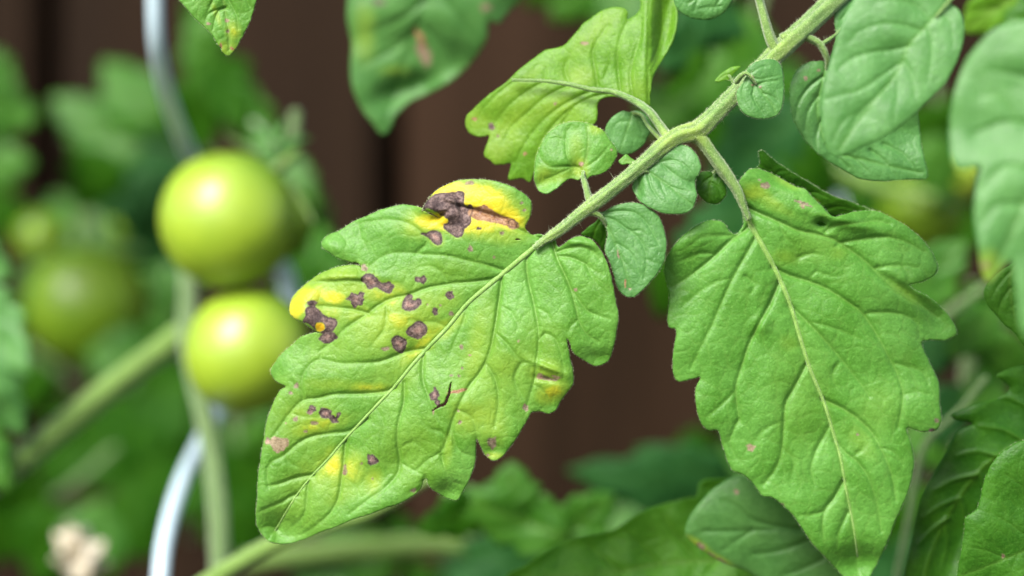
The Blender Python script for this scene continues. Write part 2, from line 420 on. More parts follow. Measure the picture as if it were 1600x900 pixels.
def build_leaf(name, outline, midrib, veins, mat, parent, d0, sp=2.0, lesions=(), yellow=(), slits=(), polys=(), late=(), margin=0.5,
               paint=None, thick=0.00028, label=None, tubes=0.0, fuzz=0, fuzzlen=0.35, **kw):
    o = smooth_line(outline, sp, True)
    # tiny irregularity of the margin
    n = len(o); tan = np.roll(o, -1, 0) - np.roll(o, 1, 0); tan /= (np.linalg.norm(tan, axis=1)[:, None] + 1e-9)
    nor = np.stack([tan[:, 1], -tan[:, 0]], 1)
    o = o + nor * (margin * 2.0 * fbm(o[:, 0]/9, o[:, 1]/9, 2))[:, None]
    sf = Surf(o, midrib, veins, d0, **kw)
    sf.oc = o[::max(1, int(9/sp))]
    lo = o.min(0); hi = o.max(0)
    X, Y = np.meshgrid(np.arange(lo[0], hi[0], sp), np.arange(lo[1], hi[1], sp*0.866))
    X = X + (np.arange(X.shape[0]) % 2)[:, None]*sp*0.5
    G = np.stack([X.ravel(), Y.ravel()], 1)
    rs = np.random.RandomState(3); G += (rs.rand(*G.shape)-0.5)*sp*0.25
    G = G[inside(G, o)]
    od, _, _ = seg_dist(G, o, np.roll(o, -1, 0)) if len(o) < 60 else near_dist(G, o, sp)
    G = G[od > sp*0.55]
    P = np.vstack([o, G])
    r = delaunay_2d_cdt([Vector(p) for p in P.tolist()], [], [list(range(n))], 1, 1e-4, False)
    P = np.array([(v[0], v[1]) for v in r[0]]); F = np.array(r[2])
    allb = np.where((F < n+0).all(1))[0] if len(r[0]) == len(P) else np.arange(len(F))
    bad = allb[~inside(P[F[allb]].mean(1), o)]
    F = np.delete(F, bad, 0)
    for sl_ in slits:
        L, wd = np.asarray(sl_[0], float), sl_[1]
        L = smooth_line(L, 4)
        cen = P[F].mean(1); d, ar, pa = line_dist(cen, L)
        q = (ar+pa)/(len(L)-1)
        F = F[~(d < wd*(0.35+0.65*np.sin(np.pi*np.clip(q, 0, 1))))]
    a, b2, c2 = P[F[:, 0]], P[F[:, 1]], P[F[:, 2]]
    cr = (b2[:, 0]-a[:, 0])*(c2[:, 1]-a[:, 1]) - (b2[:, 1]-a[:, 1])*(c2[:, 0]-a[:, 0])
    F[cr > 0] = F[cr > 0][:, ::-1]      # pixel y points down: this order faces the camera
    F = F[:, ::-1] if False else F
    dep, vc = sf.eval(P)
    m1 = np.zeros((len(P), 4)); m2 = np.zeros((len(P), 4)); m1[:, 3] = 1; m2[:, 3] = 1
    yl = np.zeros(len(P))
    for y in yellow:
        x0, y0, rx, ry, an, st = y
        ca, sa = math.cos(R(an)), math.sin(R(an))
        u = ((P[:, 0]-x0)*ca + (P[:, 1]-y0)*sa)/rx; v = (-(P[:, 0]-x0)*sa + (P[:, 1]-y0)*ca)/ry
        rr = np.sqrt(u*u+v*v) + 0.35*fbm(P[:, 0]/17+x0, P[:, 1]/17, 3)
        yl = np.maximum(yl, st*sstep(1.75, 0.15, rr)) + 0.25*np.minimum(yl, st*sstep(1.75, 0.15, rr))
    les = np.zeros(len(P)); tn = np.zeros(len(P)); rim = np.zeros(len(P)); pale = np.zeros(len(P))
    for l in lesions:
        kind, x0, y0, rx, ry, an = l[:6]
        if kind in 'pv' and max(rx, ry) < 6: rx, ry = rx*.78, ry*.78
        near = (np.abs(P[:, 0]-x0) < max(rx, ry)*2.2+6) & (np.abs(P[:, 1]-y0) < max(rx, ry)*2.2+6)
        if not near.any(): continue
        Q = P[near]
        ca, sa = math.cos(R(an)), math.sin(R(an))
        dx, dy = Q[:, 0]-x0, Q[:, 1]-y0
        u = (dx*ca + dy*sa)/rx; v = (-dx*sa + dy*ca)/ry
        rr = np.sqrt(u*u+v*v); th = np.arctan2(v, u)
        rs_ = (x0*0.731 + y0*0.37) % 6.28
        irr = 1 + 0.10*np.sin(2*th+rs_) + 0.11*np.sin(3*th+2.1*rs_) + 0.07*np.sin(5*th+3.3*rs_) + 0.05*np.sin(8*th+rs_*5)
        irr = irr + 0.55*fbm(Q[:, 0]/6.5 + x0, Q[:, 1]/6.5, 2)
        rr = rr/np.clip(irr, .35, 2)
        rad = (rx+ry)*0.5
        dd = (1-rr)*rad                      # px inside the border
        body = sstep(-0.9, 0.9, dd)
        ring = np.exp(-((dd-1.3)/1.5)**2) + 0.45*np.exp(-((dd-rad*0.48)/1.2)**2)*(rad > 8)
        if kind == 'g':      # grey-brown with dark rim and paler centre
            les[near] = np.maximum(les[near], body); rim[near] = np.maximum(rim[near]*(1-body), 0.8*ring*body)
            if rad > 7: pale[near] = np.maximum(pale[near], 0.32*body*sstep(0.62, 0.1, rr))
        elif kind == 'd':    # dark scorched tissue
            les[near] = np.maximum(les[near], body)
            mot = sstep(-0.15, 0.25, fbm(Q[:, 0]/9, Q[:, 1]/9, 3))
            rim[near] = np.maximum(rim[near], 0.75*body*mot)
        elif kind == 't':    # tan
            tn[near] = np.maximum(tn[near], body)
        elif kind == 'p':    # pinkish pale spot
            pale[near] = np.maximum(pale[near], 0.75*body); rim[near] = np.maximum(rim[near], 0.25*ring*body)
        elif kind == 'y':    # fleck of yellow left inside a lesion
            les[near] *= (1-body); rim[near] *= (1-body); yl[near] = np.maximum(yl[near], 1.1*body)
        elif kind == 'v':    # violet-brown small spot
            les[near] = np.maximum(les[near], 0.8*body); pale[near] = np.maximum(pale[near], 0.25*body)
        if kind in 'gdv': dep[near] += 0.12e-3*body
    for (kind, poly) in polys:
        pl = np.array(poly, float); lo_, hi_ = pl.min(0)-6, pl.max(0)+6
        near = ((P > lo_) & (P < hi_)).all(1); Q = P[near]
        if not near.any(): continue
        Q2 = Q + 1.7*np.stack([fbm(Q[:, 0]/4.5, Q[:, 1]/4.5, 2), fbm(Q[:, 0]/4.5+40, Q[:, 1]/4.5, 2)], 1)
        ps = smooth_line(pl, 3, True)
        dd = seg_dist(Q2, ps, np.roll(ps, -1, 0))[0]*np.where(inside(Q2, ps), 1, -1)
        body = sstep(-0.8, 0.8, dd)
        if kind == 't': tn[near] = np.maximum(tn[near], body); rim[near] = np.maximum(rim[near], .25*np.exp(-((dd-1)/1.2)**2)); continue
        les[near] = np.maximum(les[near], body); yl[near] = np.maximum(yl[near], .42*np.exp(-np.clip(-dd, 0, 99)/3.0)*(dd < 0))
        dm_ = max(dd.max(), 2)
        ring = np.exp(-((dd-1.4)/1.3)**2) + 0.4*np.exp(-((dd-dm_*.5)/1.0)**2)
        rim[near] = np.maximum(rim[near]*(1-body), 0.85*ring*body)
        if kind == 'g': pale[near] = np.maximum(pale[near], 0.62*sstep(dm_*.45, dm_*.95, dd))
        else: rim[near] = np.maximum(rim[near], 0.72*body*sstep(-0.1, 0.4, fbm(Q[:, 0]/10, Q[:, 1]/10, 3)))
        dep[near] += 0.15e-3*body
    for l in late:
        x0, y0, rx, ry = l
        e = sstep(1.15, .8, np.hypot((P[:, 0]-x0)/rx, (P[:, 1]-y0)/ry) + .3*fbm(P[:, 0]/5, P[:, 1]/5, 2))
        les *= 1-e; rim *= 1-e; pale *= 1-e; yl = np.maximum(yl, 1.25*e)
    if paint is not None: paint(P, sf, dict(yl=yl, les=les, tan=tn, rim=rim, pale=pale))
    vm = np.zeros(len(P)) if False else vc
    m1[:, 0] = vm*(1-les); m1[:, 1] = yl; m1[:, 2] = np.clip(les, 0, 1)
    # chlorotic tissue keeps greener veins
    m1[:, 1] *= (1-0.35*np.clip(vc, 0, 1))*(0.68+0.32*sstep(0, 7, sf.dmin + 4*fbm(P[:, 0]/8, P[:, 1]/8, 2)))
    m2[:, 0] = tn; m2[:, 1] = np.clip(rim, 0, 1); m2[:, 2] = np.clip(pale, 0, 1)
    base = sf.mid[0]
    bd, _ = sf.eval(np.array([base]), False)
    ob = mesh_obj(name, Wn(P, dep), F, mat, parent, W(base[0], base[1], bd[0]), attrs={'m1': m1, 'm2': m2}, solid=thick)
    if label: ob['label'] = label
    if tubes > 0:
        L = sf.mid; dd, _ = sf.eval(L)
        q = np.linspace(0, 1, len(L))
        r_ = tubes*(1-0.80*q**0.8)
        tube('midrib', np.column_stack([L, r_]), dd - r_*K*sf.d0*0.10, M_vein, ob, seg=10, groove=0.0, ends=True)
    if fuzz: margin_hair(o, sf, ob, fuzz, fuzzlen)
    return ob, sf
def near_dist(G, o, sp):
    """distance to outline, only resolved near it (grid hashing)"""
    cell = 4*sp; H = {}
    for i, p in enumerate(o): H.setdefault((int(p[0]//cell), int(p[1]//cell)), []).append(i)
    d = np.full(len(G), 1e3)
    gi = (G//cell).astype(int)
    key = gi[:, 0]*100000 + gi[:, 1]
    order = np.argsort(key); ks, st = np.unique(key[order], return_index=True)
    st = list(st) + [len(G)]
    for j in range(len(ks)):
        idx = order[st[j]:st[j+1]]; cx, cy = gi[idx[0]]
        nb = [i for a in (-1, 0, 1) for b in (-1, 0, 1) for i in H.get((cx+a, cy+b), ())]
        if nb:
            q = o[nb]; dd = np.hypot(G[idx][:, None, 0]-q[None, :, 0], G[idx][:, None, 1]-q[None, :, 1]).min(1)
            d[idx] = dd
    return d, None, None

# ---------------------------------------------------------------- tubes and hair
def tube(name, pts, dep, mat, parent=None, seg=18, groove=0.06, ends=True, yel=(), step=None, bump=0.0, rough=0.0):
    """pts: rows (px, py, radius px); dep: depth of each row (m)"""
    pts = np.asarray(pts, float); dep = np.asarray(dep, float)
    if step:
        full = smooth_line(np.column_stack([pts, dep*1000]), step)
        pts, dep = full[:, :3], full[:, 3]/1000
    cen = Wn(pts[:, :2], dep); rad = pts[:, 2]*K*dep
    T = np.gradient(cen, axis=0); T /= np.linalg.norm(T, axis=1)[:, None]+1e-12
    up = np.array([0.0, -1.0, 0.0])
    X = np.cross(T, up); X /= np.linalg.norm(X, axis=1)[:, None]+1e-9
    Z = np.cross(X, T)
    th = np.linspace(0, 2*np.pi, seg, endpoint=False)
    V = []; A = []; NV = []
    arc = np.concatenate([[0], np.cumsum(np.linalg.norm(np.diff(cen, axis=0), axis=1))])
    for i in range(len(cen)):
        g = 1 + groove*np.cos(5*th + 0.6*math.sin(arc[i]*90)) + groove*0.7*np.cos(3*th+1.2)
        g = g + rough*np.array([vnoise(np.array([arc[i]*500+7]), np.array([t*3+1]))[0] for t in th])
        dirs = np.outer(np.cos(th), X[i]) + np.outer(np.sin(th), Z[i])
        V.append(cen[i] + dirs*(rad[i]*g)[:, None]); NV.append(dirs)
        y = 0.0
        for (yx, yy, yr, ys) in yel:
            y = max(y, ys*math.exp(-((pts[i, 0]-yx)**2+(pts[i, 1]-yy)**2)/yr**2))
        a = np.zeros((seg, 4)); a[:, 3] = 1; a[:, 1] = y
        a[:, 0] = np.clip(-(g-1)/(groove*1.7+1e-6), 0, 1) if groove > 0 else 0
        A.append(a)
    V = np.vstack(V); A = np.vstack(A); NV = np.vstack(NV); n = len(cen)
    F = []
    for i in range(n-1):
        for j in range(seg):
            k = (j+1) % seg
            F.append((i*seg+j, i*seg+k, (i+1)*seg+k, (i+1)*seg+j))
    F = [f[::-1] for f in F]
    quads = np.array(F)
    me_V = V
    if ends:
        # close the ends with a small domed fan
        c0 = cen[0] - T[0]*rad[0]*0.5; c1 = cen[-1] + T[-1]*rad[-1]*0.5
        me_V = np.vstack([V, c0, c1]); A = np.vstack([A, [[0, 0, 0, 1]]*2])
        tri = [(len(V), j, (j+1) % seg, (j+1) % seg) for j in range(seg)] + [(len(V)+1, (n-1)*seg+(j+1) % seg, (n-1)*seg+j, (n-1)*seg+j) for j in range(seg)]
        faces = [tuple(q) for q in quads.tolist()] + [t[:3] for t in tri]
    else: faces = [tuple(q) for q in quads.tolist()]
    ob = mesh_obj(name, me_V, np.array(faces, dtype=object), mat, parent, cen[0], attrs={'m1': A})
    ob_data = (V, NV, cen, rad, n, seg)
    TUBES[ob.name] = ob_data
    return ob
TUBES = {}
def cones(name, B, D, Ln, rad, mat, parent, org):
    """three-sided tapering hairs"""
    n = len(B)
    D = D/np.linalg.norm(D, axis=1)[:, None]
    ref = np.where(np.abs(D[:, 2:3]) < 0.9, np.array([[0, 0, 1.0]]), np.array([[1.0, 0, 0]]))
    X = np.cross(D, ref); X /= np.linalg.norm(X, axis=1)[:, None]; Y = np.cross(D, X)
    rad = np.broadcast_to(rad, (n,))[:, None]
    v = [B + (X*math.cos(a)+Y*math.sin(a))*rad for a in (0, 2.094, 4.189)] + [B + D*Ln[:, None]]
    V = np.stack(v, 1).reshape(-1, 3)
    i = np.arange(n)*4
    F = np.concatenate([np.stack([i+a, i+b, i+3], 1) for a, b in ((0, 1), (1, 2), (2, 0))])
    ob = mesh_obj(name, V, F, mat, parent, org, smooth=False)
    ob['kind'] = 'stuff'
    return ob
def stem_hair(tb, count, longs=0, ln=0.00044, seed=1, rad=0.000025):
    V, NV, cen, rd, n, seg = TUBES[tb.name]
    rs = np.random.RandomState(seed)
    i = rs.randint(0, n-1, count+longs); j = rs.randint(0, seg, count+longs)
    a, b, c = V[i*seg+j], V[(i+1)*seg+j], V[i*seg+(j+1) % seg]
    u, v = rs.rand(count+longs, 1), rs.rand(count+longs, 1)
    B = a + (b-a)*u + (c-a)*v
    N = NV[i*seg+j] + 0.45*rs.randn(count+longs, 3)
    Ln = ln*(0.4+0.9*rs.rand(count+longs)); Ln[count:] = ln*(2.2+2.2*rs.rand(longs))
    B = B - N*0.00003
    return cones('hair', B, N, Ln, rad, M_hair, tb, cen[0])
def margin_hair(o, sf, ob, count, ln):
    rs = np.random.RandomState(len(o))
    i = rs.randint(0, len(o), count); P = o[i]
    tan = np.roll(o, -1, 0) - np.roll(o, 1, 0)
    nor = np.stack([tan[:, 1], -tan[:, 0]], 1); nor /= np.linalg.norm(nor, axis=1)[:, None]+1e-9
    test = inside(P + nor[i]*3, o)
    N2 = np.where(test[:, None], -nor[i], nor[i])
    dep, _ = sf.eval(P)
    B = Wn(P - N2*0.6, dep + 0.0001)
    D = np.stack([N2[:, 0], -0.25+0.5*rs.randn(count), -N2[:, 1]], 1) + 0.35*rs.randn(count, 3)
    base = np.array(W(sf.mid[0][0], sf.mid[0][1], sf.d0))
    return cones('margin_hair', B, D, ln*0.001*(0.4+rs.rand(count)), 0.000024, M_hair, ob, base)
M_vein = stem_material('midrib', (0.120, 0.245, 0.030), (0.180, 0.315, 0.065), 0.0001)

# ================================================================ SETTING
gv = [(-60, -40, 0), (60, -40, 0), (60, 80, 0), (-60, 80, 0)]
ground = mesh_obj('ground', gv, np.array([(0, 1, 2, 3)]), M_soil, None, (0, 0, 0), smooth=False)
ground['kind'] = 'structure'

FD = 1.02
fence = thing('fence', 'reddish brown stained board fence standing behind the tomato plants', 'fence', (0, FD, 0))
pitch = 535*K*FD
x_gap = (610-800)*K*FD
def box(x0, x1, y0, y1, z0, z1, bev=0.004):
    bm = bmesh.new(); bmesh.ops.create_cube(bm, size=1.0)
    for v in bm.verts: v.co = Vector(((x0+x1)/2 + v.co.x*(x1-x0), (y0+y1)/2 + v.co.y*(y1-y0), (z0+z1)/2 + v.co.z*(z1-z0)))
    bmesh.ops.bevel(bm, geom=list(bm.edges), offset=bev, segments=2, affect='EDGES')
    V = [tuple(v.co) for v in bm.verts]; F = [tuple(v.index for v in f.verts) for f in bm.faces]; bm.free()
    return V, F
def box_obj(name, args, mat, parent, org):
    V, F = box(*args)
    f = np.empty(len(F), dtype=object); f[:] = F
    return mesh_obj(name, V, f, mat, parent, org, smooth=False)
gap = 0.011
for k in range(-5, 6):
    x0 = x_gap + k*pitch + gap/2; x1 = x0 + pitch - gap
    box_obj('board', (x0, x1, FD, FD+0.02, 0.03, 1.75), M_wood, fence, ((x0+x1)/2, FD, 0.03))
for z in (0.35, 1.45):
    box_obj('rail', (-0.9, 0.9, FD+0.0205, FD+0.060, z, z+0.09), M_wood, fence, (0, FD+0.04, z))

backing = thing('gap_backing_wall', 'added timber wall that keeps the slits between the fence boards black', 'wall', (0, FD+0.4, 0))  # added behind the fence to keep bright sky out of the gaps
for k in range(14):
    box_obj('panel', (-1.2, 1.2, FD+0.40, FD+0.42, 0.02+k*0.141, 0.1608+k*0.141), M_wood, backing, (0, FD+0.4, 0.02+k*0.141))

# ================================================================ THE DISEASED COMPOUND LEAF
D0 = 0.450
main = thing('compound_leaf', 'large compound leaf on a fuzzy stalk, its end leaflet yellowing with brown spots', 'tomato leaf', W(1330, -30, 0.462))
# rachis: top right to the base of the end leaflet
rach = [(1345, -36, 19), (1300, 5, 19), (1262, 40, 18.5), (1222, 76, 19), (1200, 98, 17.5), (1165, 132, 16.5), (1125, 172, 16.5),
        (1092, 203, 18.5), (1062, 212, 17), (1040, 226, 15.5), (1010, 252, 14), (975, 282, 13), (935, 314, 13), (912, 331, 11.5), (888, 350, 10.5),
        (868, 365, 9.5), (850, 376, 6.5), (835, 388, 4.8)]
rdep = [0.464, .462, .460, .458, .457, .456, .455, .4545, .454, .4535, .453, .4525, .4515, .451, .4505, .450, .4498, .4496]
YN = [(1222, 80, 26, .55), (1078, 208, 26, .9), (1040, 220, 20, .8), (918, 325, 16, .35), (862, 368, 18, .5)]
rach = [(a, b, c*.80) for a, b, c in rach]
rachis = tube('rachis', rach, rdep, M_stem, main, seg=36, groove=0.10, yel=YN, step=5, rough=0.10)
stem_hair(rachis, 9000, 90, seed=2)

def petiolule(pts, deps, par=main, hair=500, seg=14, longs=6, mat=None, step=5, yel=YN, groove=0.08):
    pts = [(a, b, c*.80) for a, b, c in pts]
    t = tube('petiolule', pts, deps, mat or M_stem, par, seg=seg, groove=groove, step=step, yel=yel, rough=0.08)
    if hair: stem_hair(t, hair, longs, ln=0.00034, seed=int(pts[0][0]))
    return t

# ---- end leaflet
A_out = [(858,372),(846,367),(832,367),(822,360),(821,352),(829,337),(830,317),(820,304),(802,293),(777,284),(749,280),(720,281),(699,288),(681,298),(667,313),(660,327),
 (668,333),(679,338),(687,341),(678,336),(668,330),(657,324),(643,321),(627,320),(597,327),(567,340),(547,349),(530,360),(513,367),(505,374),(502,382),(505,389),(513,394),(527,403),(547,409),(559,411),(565,419),
 (562,415),(547,414),(527,417),(503,426),(480,442),(463,457),(455,468),(452,487),(461,498),(473,503),(483,511),(493,517),(499,521),(490,520),(473,525),(457,538),
 (445,548),(433,561),(423,579),(428,592),(437,599),(446,604),(440,608),(433,616),(423,640),(416,661),(413,682),(410,700),(405,732),(403,753),(402,782),(400,803),(402,821),(408,833),(419,845),(433,849),(451,849),(472,844),(497,833),
 (526,823),(551,812),(579,803),(608,792),(629,785),(645,775),(658,763),(662,751),(666,748),(670,758),(678,766),(692,775),(706,781),(716,780),(726,763),(737,741),(743,719),(744,700),(745,686),
 (747,690),(752,700),(760,713),(772,720),(785,713),(796,700),(813,675),(825,654),(830,645),(843,643),(858,646),(869,640),(878,624),(891,607),(896,598),(895,579),(892,563),(889,548),(886,530),
 (890,535),(893,546),(899,554),(912,563),(930,571),(948,566),(957,548),(964,516),(966,491),(962,470),(955,431),(945,402),(934,385),(923,374),(909,369),(895,372),(884,379),(874,386),(869,383),(866,375)]
A_mid = [(852,373),(820,399),(795,420),(767,443),(731,474),(700,511),(672,540),(643,572),(615,606),(590,632),(558,666),(533,693),(512,718),(487,744),(462,776),(444,805),(430,829)]
A_veins = [
 (.9,[(846,373),(813,360),(785,345),(749,330),(715,322)]),
 (.8,[(790,424),(760,414),(738,409),(696,399),(660,397),(647,395),(613,395),(593,403),(578,416)]),
 (.6,[(650,396),(668,375),(640,350),(610,343),(585,345),(560,350),(540,362)]),(.4,[(560,352),(565,373),(575,392)]),
 (.9,[(777,435),(742,440),(706,443),(667,450),(640,460),(610,467),(590,478),(570,493),(540,513),(520,533),(500,548)]),
 (.7,[(577,490),(550,483),(523,480),(500,478),(478,476)]),(.8,[(566,440),(545,438),(523,440),(500,440),(487,444)]),
 (.5,[(700,444),(690,425),(672,415),(655,418)]),(.4,[(640,460),(650,440),(640,425)]),(.4,[(603,470),(604,490),(600,515),(580,540)]),
 (.8,[(668,545),(640,548),(618,556),(593,565),(565,567),(529,567),(501,561),(485,569),(473,586),(471,611)]),
 (.5,[(700,513),(680,503),(655,503),(640,500)]),
 (.9,[(617,606),(600,612),(565,615),(522,616),(497,622),(474,625),(455,643),(437,668),(426,682)]),
 (.6,[(474,625),(470,610),(455,595)]),(.4,[(500,562),(505,545),(520,530)]),
 (.9,[(575,655),(547,673),(515,677),(487,682),(465,693),(444,711),(424,722),(417,737),(419,755)]),
 (1.0,[(490,742),(470,745),(458,748),(433,757),(419,759)]),(.9,[(465,772),(452,777),(440,785),(420,793),(410,798)]),
 (.6,[(433,826),(420,822),(411,824)]),(.4,[(455,645),(470,650),(500,652)]),(.4,[(444,712),(455,725),(475,735)]),
 (1.0,[(860,376),(864,383),(870,402),(888,441),(898,473),(905,502),(915,520),(934,534)]),
 (.7,[(870,400),(891,402),(916,413),(930,424),(942,430)]),(.9,[(872,394),(885,389),(909,385),(926,393),(938,406)]),
 (.7,[(890,447),(905,470),(917,485),(935,493),(952,498)]),(.5,[(903,500),(893,508),(888,518)]),(.5,[(916,413),(930,440),(950,460)]),
 (1.0,[(835,388),(824,402),(823,417),(826,440),(834,473),(840,505),(842,537),(838,566),(836,591),(827,622),(822,640)]),
 (.6,[(843,530),(852,521),(868,530),(876,550),(880,570),(881,590)]),(.4,[(836,480),(855,490),(860,508)]),(.4,[(834,600),(850,612),(862,635)]),
 (1.0,[(783,430),(783,445),(779,475),(774,509),(766,548),(754,576),(735,601),(721,625),(710,651),(698,688),(688,708),(670,717),(651,735)]),
 (.7,[(760,568),(775,595),(779,629),(773,666)]),(.6,[(772,518),(790,535),(806,555),(818,566),(836,568)]),(.6,[(815,567),(804,590),(812,612),(822,628)]),
 (.5,[(715,640),(735,650),(742,665),(746,683)]),(.7,[(705,667),(712,695),(722,707),(740,713)]),(.5,[(780,476),(800,490),(812,515)]),
 (.7,[(662,553),(660,575),(661,595),(668,616),(679,644),(690,660)]),(.6,[(698,688),(690,675),(668,668),(655,650)]),
 (.9,[(632,597),(631,629),(622,664),(621,689),(625,718),(622,739),(600,764),(579,778),(558,794),(546,803)]),
 (.6,[(625,722),(645,734),(664,743)]),(.7,[(690,712),(695,730),(708,752),(722,757)]),(.4,[(625,700),(645,690),(660,700)]),(.5,[(664,745),(655,765),(635,770)]),
 (.9,[(540,690),(538,715),(535,740),(529,778),(515,803),(497,818),(485,828),(468,836)]),
 (.7,[(482,752),(480,775),(478,796),(470,812),(458,822)]),(.4,[(537,745),(555,760),(562,778)]),(.4,[(590,640),(600,665),(595,690)]),
 (.5,[(731,476),(725,500),(712,530),(700,560)]),(.4,[(820,402),(800,440),(798,470)]),
]
A_les = [('g',556,467,12,12,0),('g',658,437,8,6,0),
 ('v',602,545,7,3,-10),('g',680,487,5,5,0),('v',668,476,2.5,2,0),('v',688,477,2,2,0),('g',702,461,7.5,6.5,0),('v',705,490,5,4.5,0),
 ('d',488,474,8,4,0),('g',512,526,13,10,0),
 
 
 ('g',801,349,9,6,20),('p',776,343,5,2,30),('p',769,337,2,4,30),('p',752,329,1.5,7,30),
 ('v',815,317,4,3,0),('v',819,329,4,3.5,0),('v',784,364,5,3,0),('g',748,357,4,3,0),('p',772,402,3,3,0),('v',735,388,3.5,6,-20),('p',899,453,4,3.5,0),
 ('v',721,542,4,4,0),('v',722,575,3,3,0),('v',717,587,2.5,3.5,0),('p',734,555,3,2,0),('p',810,533,3,3,0),('v',705,587,3,2,0),
 ('v',463,603,5,5,0),('v',454,614,4,3,0),('g',487,640,8,6,-40),('v',484,645,5,5,0),('g',508,646,9,8,0),('g',520,654,10,4,30),('g',529,648,3.5,5,20),('v',462,655,4.5,4.5,0),('v',491,661,6,3,0),('v',478,674,3.5,3,0),('p',447,661,2,2,0),
 ('p',433,694,15,12,15),('v',418,686,4,5,0),('g',581,718,8,9,-15),('v',539,734,3,8,5),('p',537,738,1.6,4,5),('v',565,724,3,3,0),('v',582,748,2,2,0),('v',646,766,5,5,0),
 ('g',679,617,6,11,-8),('g',684,630,4,6,-20),('p',677,643,2.5,5,0),('t',716,611,13,2.6,-10),('v',719,660,4,4,0),('v',716,642,2.5,2.5,0),
 ('v',769,693,6,9,10),('p',770,690,2,3,0),('v',822,638,4,6,0),('p',820,633,2,3,0),('v',853,591,13,3.6,8),('p',843,588,6,4,-40),('p',868,589,9,2,15),('v',762,711,4,3,0),
 ('v',570,418,5,6,0),('v',735,286,7,3,0)]
A_poly = [('d',[(659,330),(667,313),(681,303),(699,301),(724,299),(726,310),(726,320),(731,322),(735,319),(740,326),(736,340),(736,349),(726,358),(722,368),(713,371),(703,365),(694,358),(693,351),(701,347),(699,342),(688,336),(681,331),(667,326)]),
 ('t',[(731,330),(750,322),(757,320),(778,334),(802,343),(811,355),(800,358),(788,352),(766,347),(740,342)]),
 ('d',[(477,482),(483,478),(495,480),(503,490),(513,495),(525,498),(526,507),(520,517),(513,519),(507,522),(498,519),(488,511),(480,505),(472,504),(477,493)]),
 ('g',[(564,435),(571,428),(580,427),(587,432),(592,438),(598,442),(606,440),(613,443),(617,447),(613,453),(610,459),(603,457),(594,453),(588,449),(581,451),(574,451),(571,444),(565,440)]),
 ('g',[(628,478),(630,469),(636,461),(644,460),(645,464),(644,468),(649,469),(653,466),(658,469),(658,475),(652,481),(644,486),(635,486),(629,483)]),
 ('g',[(635,517),(640,510),(647,505),(652,501),(661,503),(667,510),(668,518),(665,523),(660,527),(652,530),(645,527),(636,523)]),
 ('g',[(612,533),(615,526),(619,524),(628,526),(634,531),(636,539),(631,548),(627,552),(619,548),(613,541)]),
 ('g',[(657,366),(667,363),(680,359),(690,367),(692,375),(687,383),(678,380),(670,372)]),
 ('g',[(504,641),(511,638),(516,643),(518,651),(526,652),(528,658),(521,661),(514,655),(505,653),(499,648)])]
A_yel = [(640,700,60,60,0,.16),(470,780,50,50,0,.16),(620,580,60,40,-40,.22),(760,600,70,70,0,.2),(840,560,40,60,0,.16),(520,740,60,40,0,.3),(600,500,130,56,-25,.26),(470,650,60,60,0,.2),(735,318,62,26,12,1.0),(700,300,30,16,-20,1.0),(760,305,40,18,20,.95),(790,340,38,18,15,.95),(735,350,52,18,5,.9),(690,345,26,14,10,.95),(668,348,24,16,0,.8),(650,352,22,20,0,.45),(770,366,48,12,6,.45),
 (820,350,10,18,0,.45),
 (462,482,13,24,25,1.0),(480,460,34,22,-30,.62),(520,464,20,12,10,.85),(545,455,42,20,0,.5),(530,430,44,16,-8,.42),(500,480,40,20,10,.55),
 (600,462,36,15,15,.62),(620,452,20,9,30,.6),(560,490,30,18,0,.45),(630,500,44,24,0,.48),(618,498,22,14,30,.6),(660,480,60,22,-20,.34),(662,520,26,16,-30,.5),(655,545,32,11,-42,.78),(690,515,32,12,-30,.62),(600,525,50,24,0,.35),
 (577,606,30,8,0,.72),(520,600,40,10,0,.3),(495,665,44,14,-15,.66),(470,645,24,18,0,.35),(520,725,15,24,0,.85),(550,730,20,22,0,.7),(583,752,14,20,10,.6),(505,735,12,20,0,.55),
 (735,650,30,28,0,.42),(768,655,24,34,0,.4),(742,548,14,60,12,.34),(790,570,40,30,0,.25),(862,612,24,14,-20,.8),(855,585,26,20,0,.45),(770,712,14,6,0,.6),(700,700,8,30,8,.3),(760,520,26,70,0,.2),
 (535,770,40,16,-30,.25),(690,420,60,14,0,.12)]
A_bumps = [(690,336,5,14,60,1.6),(718,322,4,16,-25,1.0),(703,312,14,4,20,-.9),(745,328,26,3,14,.9),(775,338,20,3,14,.7),(700,330,20,14,0,-1.6),(668,322,16,12,0,-2.0),(740,335,60,6,15,.5),(735,290,60,14,10,.5),
 (470,450,40,9,-38,.9),(478,480,16,34,20,-1.2),(490,505,22,14,20,-0.8),(545,432,50,8,0,-.8),
 (855,574,24,5,22,-.9),(852,592,20,5,10,.6),(870,632,24,20,0,1.2),(900,378,40,8,10,-.8),(440,830,50,30,20,2.6),(700,770,30,18,0,1.4),(772,705,22,16,0,1.2),
 (600,740,70,24,-35,1.0),(935,560,30,14,0,1.0),(520,385,26,16,20,-1.2),(425,585,18,20,0,.8),(720,625,20,20,0,-.5)]
